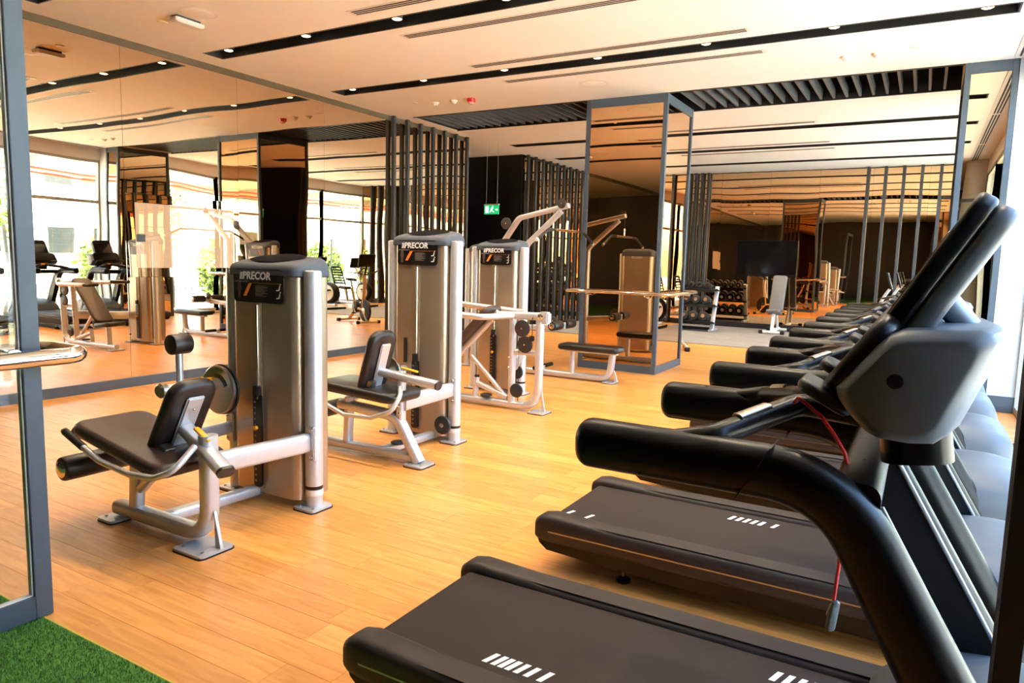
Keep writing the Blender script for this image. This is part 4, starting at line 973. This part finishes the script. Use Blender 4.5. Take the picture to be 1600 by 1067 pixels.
# ---- exercise bikes
def spin_bike(cx, cy_, rz, label):
    t = thing('exercise_bike', label, 'exercise bike', (0, 0, 0))
    W = MATS.get('bike_cream') or mat('bike_cream', (214, 190, 150), .4)
    for x in (-.45, .5):
        f = build(MB().sweep([(x, -.27, .04), (x, .27, .04)], rrect(.07, .05, .015)), 'foot_bar', W, t)
        for s in (-1, 1): build(MB().pad((x, s*.26, .04), (1, 0, 0), (0, 1, 0), .09, .07, .07, .02, .015), 'foot_cap', 'rubber', f)
    build(MB().sweep([(-.45, 0, .06), (-.1, 0, .32), (.3, 0, .3), (.5, 0, .06)], rrect(.05, .09, .02), (0, 1, 0), .1), 'frame', W, t)
    build(MB().sweep([(-.1, 0, .3), (-.28, 0, .72)], rrect(.05, .07, .02), (0, 1, 0)), 'seat_tube', W, t)
    build(MB().sweep([(-.28, 0, .7), (-.34, 0, .9)], circ(.02, 10), (0, 1, 0)), 'seat_post', 'chrome', t)
    build(MB().pad((-.34, 0, .93), (0, 1, 0), (-1, 0, 0), .2, .26, .06, .08, .025).pad((-.16, 0, .925), (0, 1, 0), (-1, 0, 0), .08, .2, .05, .035, .02), 'saddle', 'rubber', t)
    build(MB().sweep([(.28, 0, .3), (.36, 0, .85), (.33, 0, 1.05)], rrect(.05, .08, .02), (0, 1, 0), .1), 'head_tube', W, t)
    fl = build(MB().lathe((.36, -.03, .28), (0, 1, 0), [(.2, 0), (.235, .008), (.24, .03), (.235, .052), (.2, .06)], 36), 'flywheel', 'rubber', t)
    build(MB().cyl((.36, -.045, .28), (.36, .045, .28), .07, 24, .008), 'flywheel_hub', 'chrome', fl)
    build(MB().cyl((-.08, -.06, .34), (-.08, .06, .34), .13, 28, .012), 'crank_cover', 'tmblack', t)
    for s in (-1, 1):
        cr = build(MB().sweep([(-.08, s*.08, .34), (-.08+s*.12, s*.09, .34-s*.12)], rrect(.02, .03, .008), (0, 1, 0)), 'crank_arm', 'steel', t)
        build(MB().box(-.13+s*.12, -.03+s*.12, s*.14-.045, s*.14+.045, .325-s*.12, .35-s*.12), 'pedal', 'rubber', cr, bev=.006)
        build(MB().tube([(.3, s*.05, 1.06), (.42, s*.2, 1.1), (.6, s*.2, 1.18), (.64, s*.16, 1.2)], .017, 10, .06), 'handlebar', 'rubber', t)
    sc_ = build(MB().pad((.42, 0, 1.36), (0, -1, 0), (.25, 0, 1), .4, .28, .035, .03, .014), 'console', 'tmblack', t)
    build(MB().pad((.402, 0, 1.365), (0, -1, 0), (.25, 0, 1), .36, .23, .003, .012, .001), 'display', 'screen', sc_)
    build(MB().sweep([(.34, 0, 1.05), (.41, 0, 1.28)], rrect(.05, .04, .01), (0, 1, 0)), 'console_stem', 'tmblack', t)
    t.location = (cx, cy_, 0); t.rotation_euler = (0, 0, rz); return t
def recumbent(cx, cy_, rz, label):
    t = thing('recumbent_bike', label, 'exercise bike', (0, 0, 0))
    for x in (-.62, .6):
        f = build(MB().sweep([(x, -.3, .04), (x, .3, .04)], rrect(.08, .05, .015)), 'foot_bar', 'tmblack', t)
    build(MB().sweep([(-.62, 0, .07), (.6, 0, .12)], rrect(.09, .08, .025)), 'spine', 'silver', t)
    bd_ = build(MB().lathe((.4, -.09, .42), (0, 1, 0), [(.2, 0), (.27, .02), (.285, .06), (.285, .12), (.27, .16), (.2, .18)], 36), 'drive_housing', 'tmblack', t)
    for s in (-1, 1): build(MB().lathe((.4, s*.092, .42), (0, s, 0), [(.215, -.01), (.205, .006), (.12, .012), (.02, .013)], 36), 'side_disc', 'whitep', bd_)
    for s in (-1, 1):
        cr = build(MB().sweep([(.4, s*.12, .42), (.4+s*.13, s*.13, .42+s*.08)], rrect(.02, .03, .008), (0, 1, 0)), 'crank_arm', 'steel', t)
        build(MB().box(.34+s*.13, .46+s*.13, s*.18-.05, s*.18+.05, .4+s*.08, .44+s*.08), 'pedal', 'rubber', cr, bev=.006)
    build(MB().pad((-.4, 0, .5), (0, 1, 0), (-1, 0, 0), .42, .4, .08, .08, .03), 'seat', 'vinyl', t)
    build(MB().sweep([(-.35, 0, .1), (-.4, 0, .46)], rrect(.08, .1, .02), (0, 1, 0)), 'seat_post', 'silver', t)
    b_ = build(MB().sweep([(-.58, -.2, .55), (-.72, -.2, 1.1), (-.72, .2, 1.1), (-.58, .2, .55)], circ(.018, 10), (1, 0.01, 0.3), .09), 'back_frame', 'tmblack', t)
    for k in range(7):
        u = k/6; build(MB().box(-.715+.12*(1-u)*1.0, -.705+.12*(1-u), -.19, .19, .6+.46*u, .635+.46*u), 'back_strap', 'rubber', b_)
    build(MB().sweep([(.3, 0, .6), (.12, 0, 1.0), (.05, 0, 1.12)], rrect(.05, .06, .02), (0, 1, 0), .1), 'console_mast', 'silver', t)
    sc_ = build(MB().pad((.06, 0, 1.26), (0, -1, 0), (.3, 0, 1), .4, .3, .035, .03, .014), 'console', 'tmblack', t)
    build(MB().pad((.042, 0, 1.265), (0, -1, 0), (.3, 0, 1), .36, .25, .003, .012, .001), 'display', 'screen', sc_)
    for s in (-1, 1): build(MB().tube([(.16, 0, .95), (.06, s*.18, .98), (-.12, s*.22, 1.0)], .016, 10, .06), 'front_handle', 'rubber', t)
    for s in (-1, 1): build(MB().tube([(-.5, s*.15, .44), (-.45, s*.29, .5), (-.2, s*.29, .62)], .016, 10, .06), 'side_handle', 'silver', t)
    t.location = (cx, cy_, 0); t.rotation_euler = (0, 0, rz); return t
spin_bike(-3.86, 11.8, R(200), 'cream-framed spinning bike standing behind the mirrored column')
recumbent(-.45, 14.0, R(180), 'recumbent bike with white side disc, past the treadmill row')
recumbent(-.35, 15.5, R(180), 'recumbent bike with white side disc, closest to the far mirror wall')
spin_bike(-.4, 11.4, R(0), 'cream-framed upright bike by the windows past the narrow mirrored column')
# ---- loose cables on the floor between the treadmills and the windows
rg = random.Random(21)
names = ['behind the second treadmill', 'behind the third treadmill', 'behind the fourth treadmill', 'behind the fifth treadmill']
for k in range(4):
    y = TY+PITCH*(k+1)-.1; pts = []; x0 = .76
    for i in range(26):
        a = i*.75; r = .05+.022*math.sin(i*1.3)
        pts.append((x0+r*math.cos(a)*.9, y+.1*math.sin(i*.3)+r*math.sin(a)*1.3, .008+.012*(i % 3)))
    pts = [(.655, y+.2, .006)] + pts + [(.7, y-.35, .006)]
    tag(build(MB().tube(pts, .005, 6, .03, nf=3), 'power_cable', 'placard' if k % 2 else 'whitep'), 'coiled loose power cable on the floor ' + names[k], 'cable')

# ============================================================ OUTSIDE THE WINDOWS
GR = mat('pale_paving', (184, 184, 182), .85, var=.08, vscale=1)
struct(MB().box(XW+.12, 60, -40, 60, -.3, -.05), 'ground_outside', GR, smooth=0)
gm = mat('dry_grass', (186, 178, 140), .9, var=.15, vscale=3)
tag(build(MB().box(5.0, 9.5, -10, 30, -.05, .0), 'grass_strip', gm, smooth=0, kind='stuff'), 'dry grass strip along the fence outside the windows', 'grass')
# mesh fence
fy0, fy1, fx = -6, 26, 3.0
fe = thing('wire_fence', 'grey welded wire fence outside the windows', 'fence', (fx, 10, -.05))
FM = mat('fence_grey', (52, 60, 60), .5, .2)
po = MB().box(-.03, .03, -.03, .03, -.05, 2.0).mesh('fence_post', smooth=0); po.materials.append(FM)
yy = fy0
while yy <= fy1: place(po, 'fence_post', fe, (fx, yy, 0), (fx, 10, -.05)); yy += 2.0
wm = MB()
for k in range(14): z = .05+k*.14; wm.add([(fx-.003, fy0, z), (fx+.003, fy0, z), (fx+.003, fy1, z), (fx-.003, fy1, z), (fx-.003, fy0, z+.006), (fx+.003, fy0, z+.006), (fx+.003, fy1, z+.006), (fx-.003, fy1, z+.006)], [(3,2,1,0),(4,5,6,7),(0,1,5,4),(1,2,6,5),(2,3,7,6),(3,0,4,7)])
yy = fy0
while yy <= fy1: wm.box(fx-.005, fx+.005, yy, yy+.01, 0, 1.95); yy += .2
build(wm, 'wire_mesh', FM, fe, smooth=0, kind='stuff')
# carport canopy with red pipes
cp = thing('carport_canopy', 'pale steel canopy roof with red pipes beyond the fence', 'canopy', (10, 10, -.05))
build(MB().box(8, 13, -8, 34, 4.1, 4.2), 'roof_sheet', mat('canopy_grey', (150, 156, 158), .6, var=.03), cp, smooth=0)
for k in range(11): build(MB().box(8, 13, -7+3.7*k, -6.85+3.7*k, 3.85, 4.1), 'beam', MATS['canopy_grey'], cp, smooth=0)
for x in (9, 10.4): build(MB().tube([(x, -8, 3.8), (x, 34, 3.8)], .035, 10), 'red_pipe', mat('pipe_red', (196, 70, 60), .5), cp)
for k in range(5): build(MB().box(12.6, 12.9, -7+8*k, -6.7+8*k, -.05, 4.1), 'canopy_post', 'pier', cp, smooth=0)
# white buildings with windows
def building(x0, y0, y1, h, label, nwin):
    t = thing('white_building', label, 'building', (x0+3, (y0+y1)/2, -.05))
    build(MB().box(x0, x0+6, y0, y1, -.05, h), 'walls', mat('house_white', (206, 207, 209), .7), t, smooth=0)
    build(MB().box(x0-.15, x0+6.15, y0-.15, y1+.15, h, h+.25), 'parapet', 'concrete', t, smooth=0)
    for k in range(nwin):
        yc = y0+(y1-y0)*(k+.5)/nwin
        for z in (1.2, 4.2):
            if z+1.6 > h: continue
            wn = build(MB().box(x0-.05, x0+.05, yc-.6, yc+.6, z, z+1.4), 'window', 'concrete', t, smooth=0)
            build(MB().box(x0-.07, x0-.04, yc-.52, yc+.52, z+.08, z+1.32), 'pane', mat('far_glass', (40, 48, 56), .1), wn, smooth=0)
building(17, -14, 6, 7.5, 'long white two-storey house outside, facing the treadmills', 5)
building(19, 10, 19, 6.5, 'shorter white house outside, facing the bikes', 3)
# trees
def tree(x, y, h, r, label, seed, zb=-.05):
    g = random.Random(seed); t = thing('leafy_tree', label, 'tree', (x, y, zb))
    build(MB().sweep([(x, y, zb), (x+.1, y, h*.5), (x, y+.1, h*.75)], circ(.09, 8), (1, 0, 0), 0, scale=lambda u: 1-.5*u), 'trunk', mat('bark', (92, 76, 60), .8), t)
    lv = MB()
    for k in range(2600):
        a, b, q = g.random()*6.28, math.acos(2*g.random()-1), g.random()**.4
        p = Vector((x+r*q*math.sin(b)*math.cos(a), y+r*q*math.sin(b)*math.sin(a), max(h*.62+r*1.1*q*math.cos(b), .26)))
        d1 = Vector((g.random()-.5, g.random()-.5, g.random()-.5)).normalized()*.11; d2 = Vector((g.random()-.5, g.random()-.5, g.random()-.5)).normalized()*.06
        lv.add([p, p+d1+d2, p+d1*2, p+d1-d2], [(0, 1, 2, 3)])
    me = bpy.data.meshes.new('foliage'); me.from_pydata([tuple(v-ORG[t.name]) for v in lv.v], [], lv.f); me.materials.append(LEAF)
    o = bpy.data.objects.new('foliage', me); col.objects.link(o); o.parent = t; o['kind'] = 'stuff'
LEAF = mat('leaf_green', (112, 140, 62), .7, var=.3, vscale=2)
tree(15.0, 12.5, 5.2, 1.6, 'leafy green tree outside across from the mirrored column', 1)
tree(14.6, 18.5, 4.4, 1.8, 'smaller leafy tree outside across from the bikes', 2)
for k, y in enumerate((11, 14.5, 18.5, 21.5)): tree(4.0, y, 1.6, .8, 'low green shrub by the wire fence, ' + ('closest to the pier', 'before the tall tree', 'past the tall tree', 'at the end of the fence')[k], 10+k)
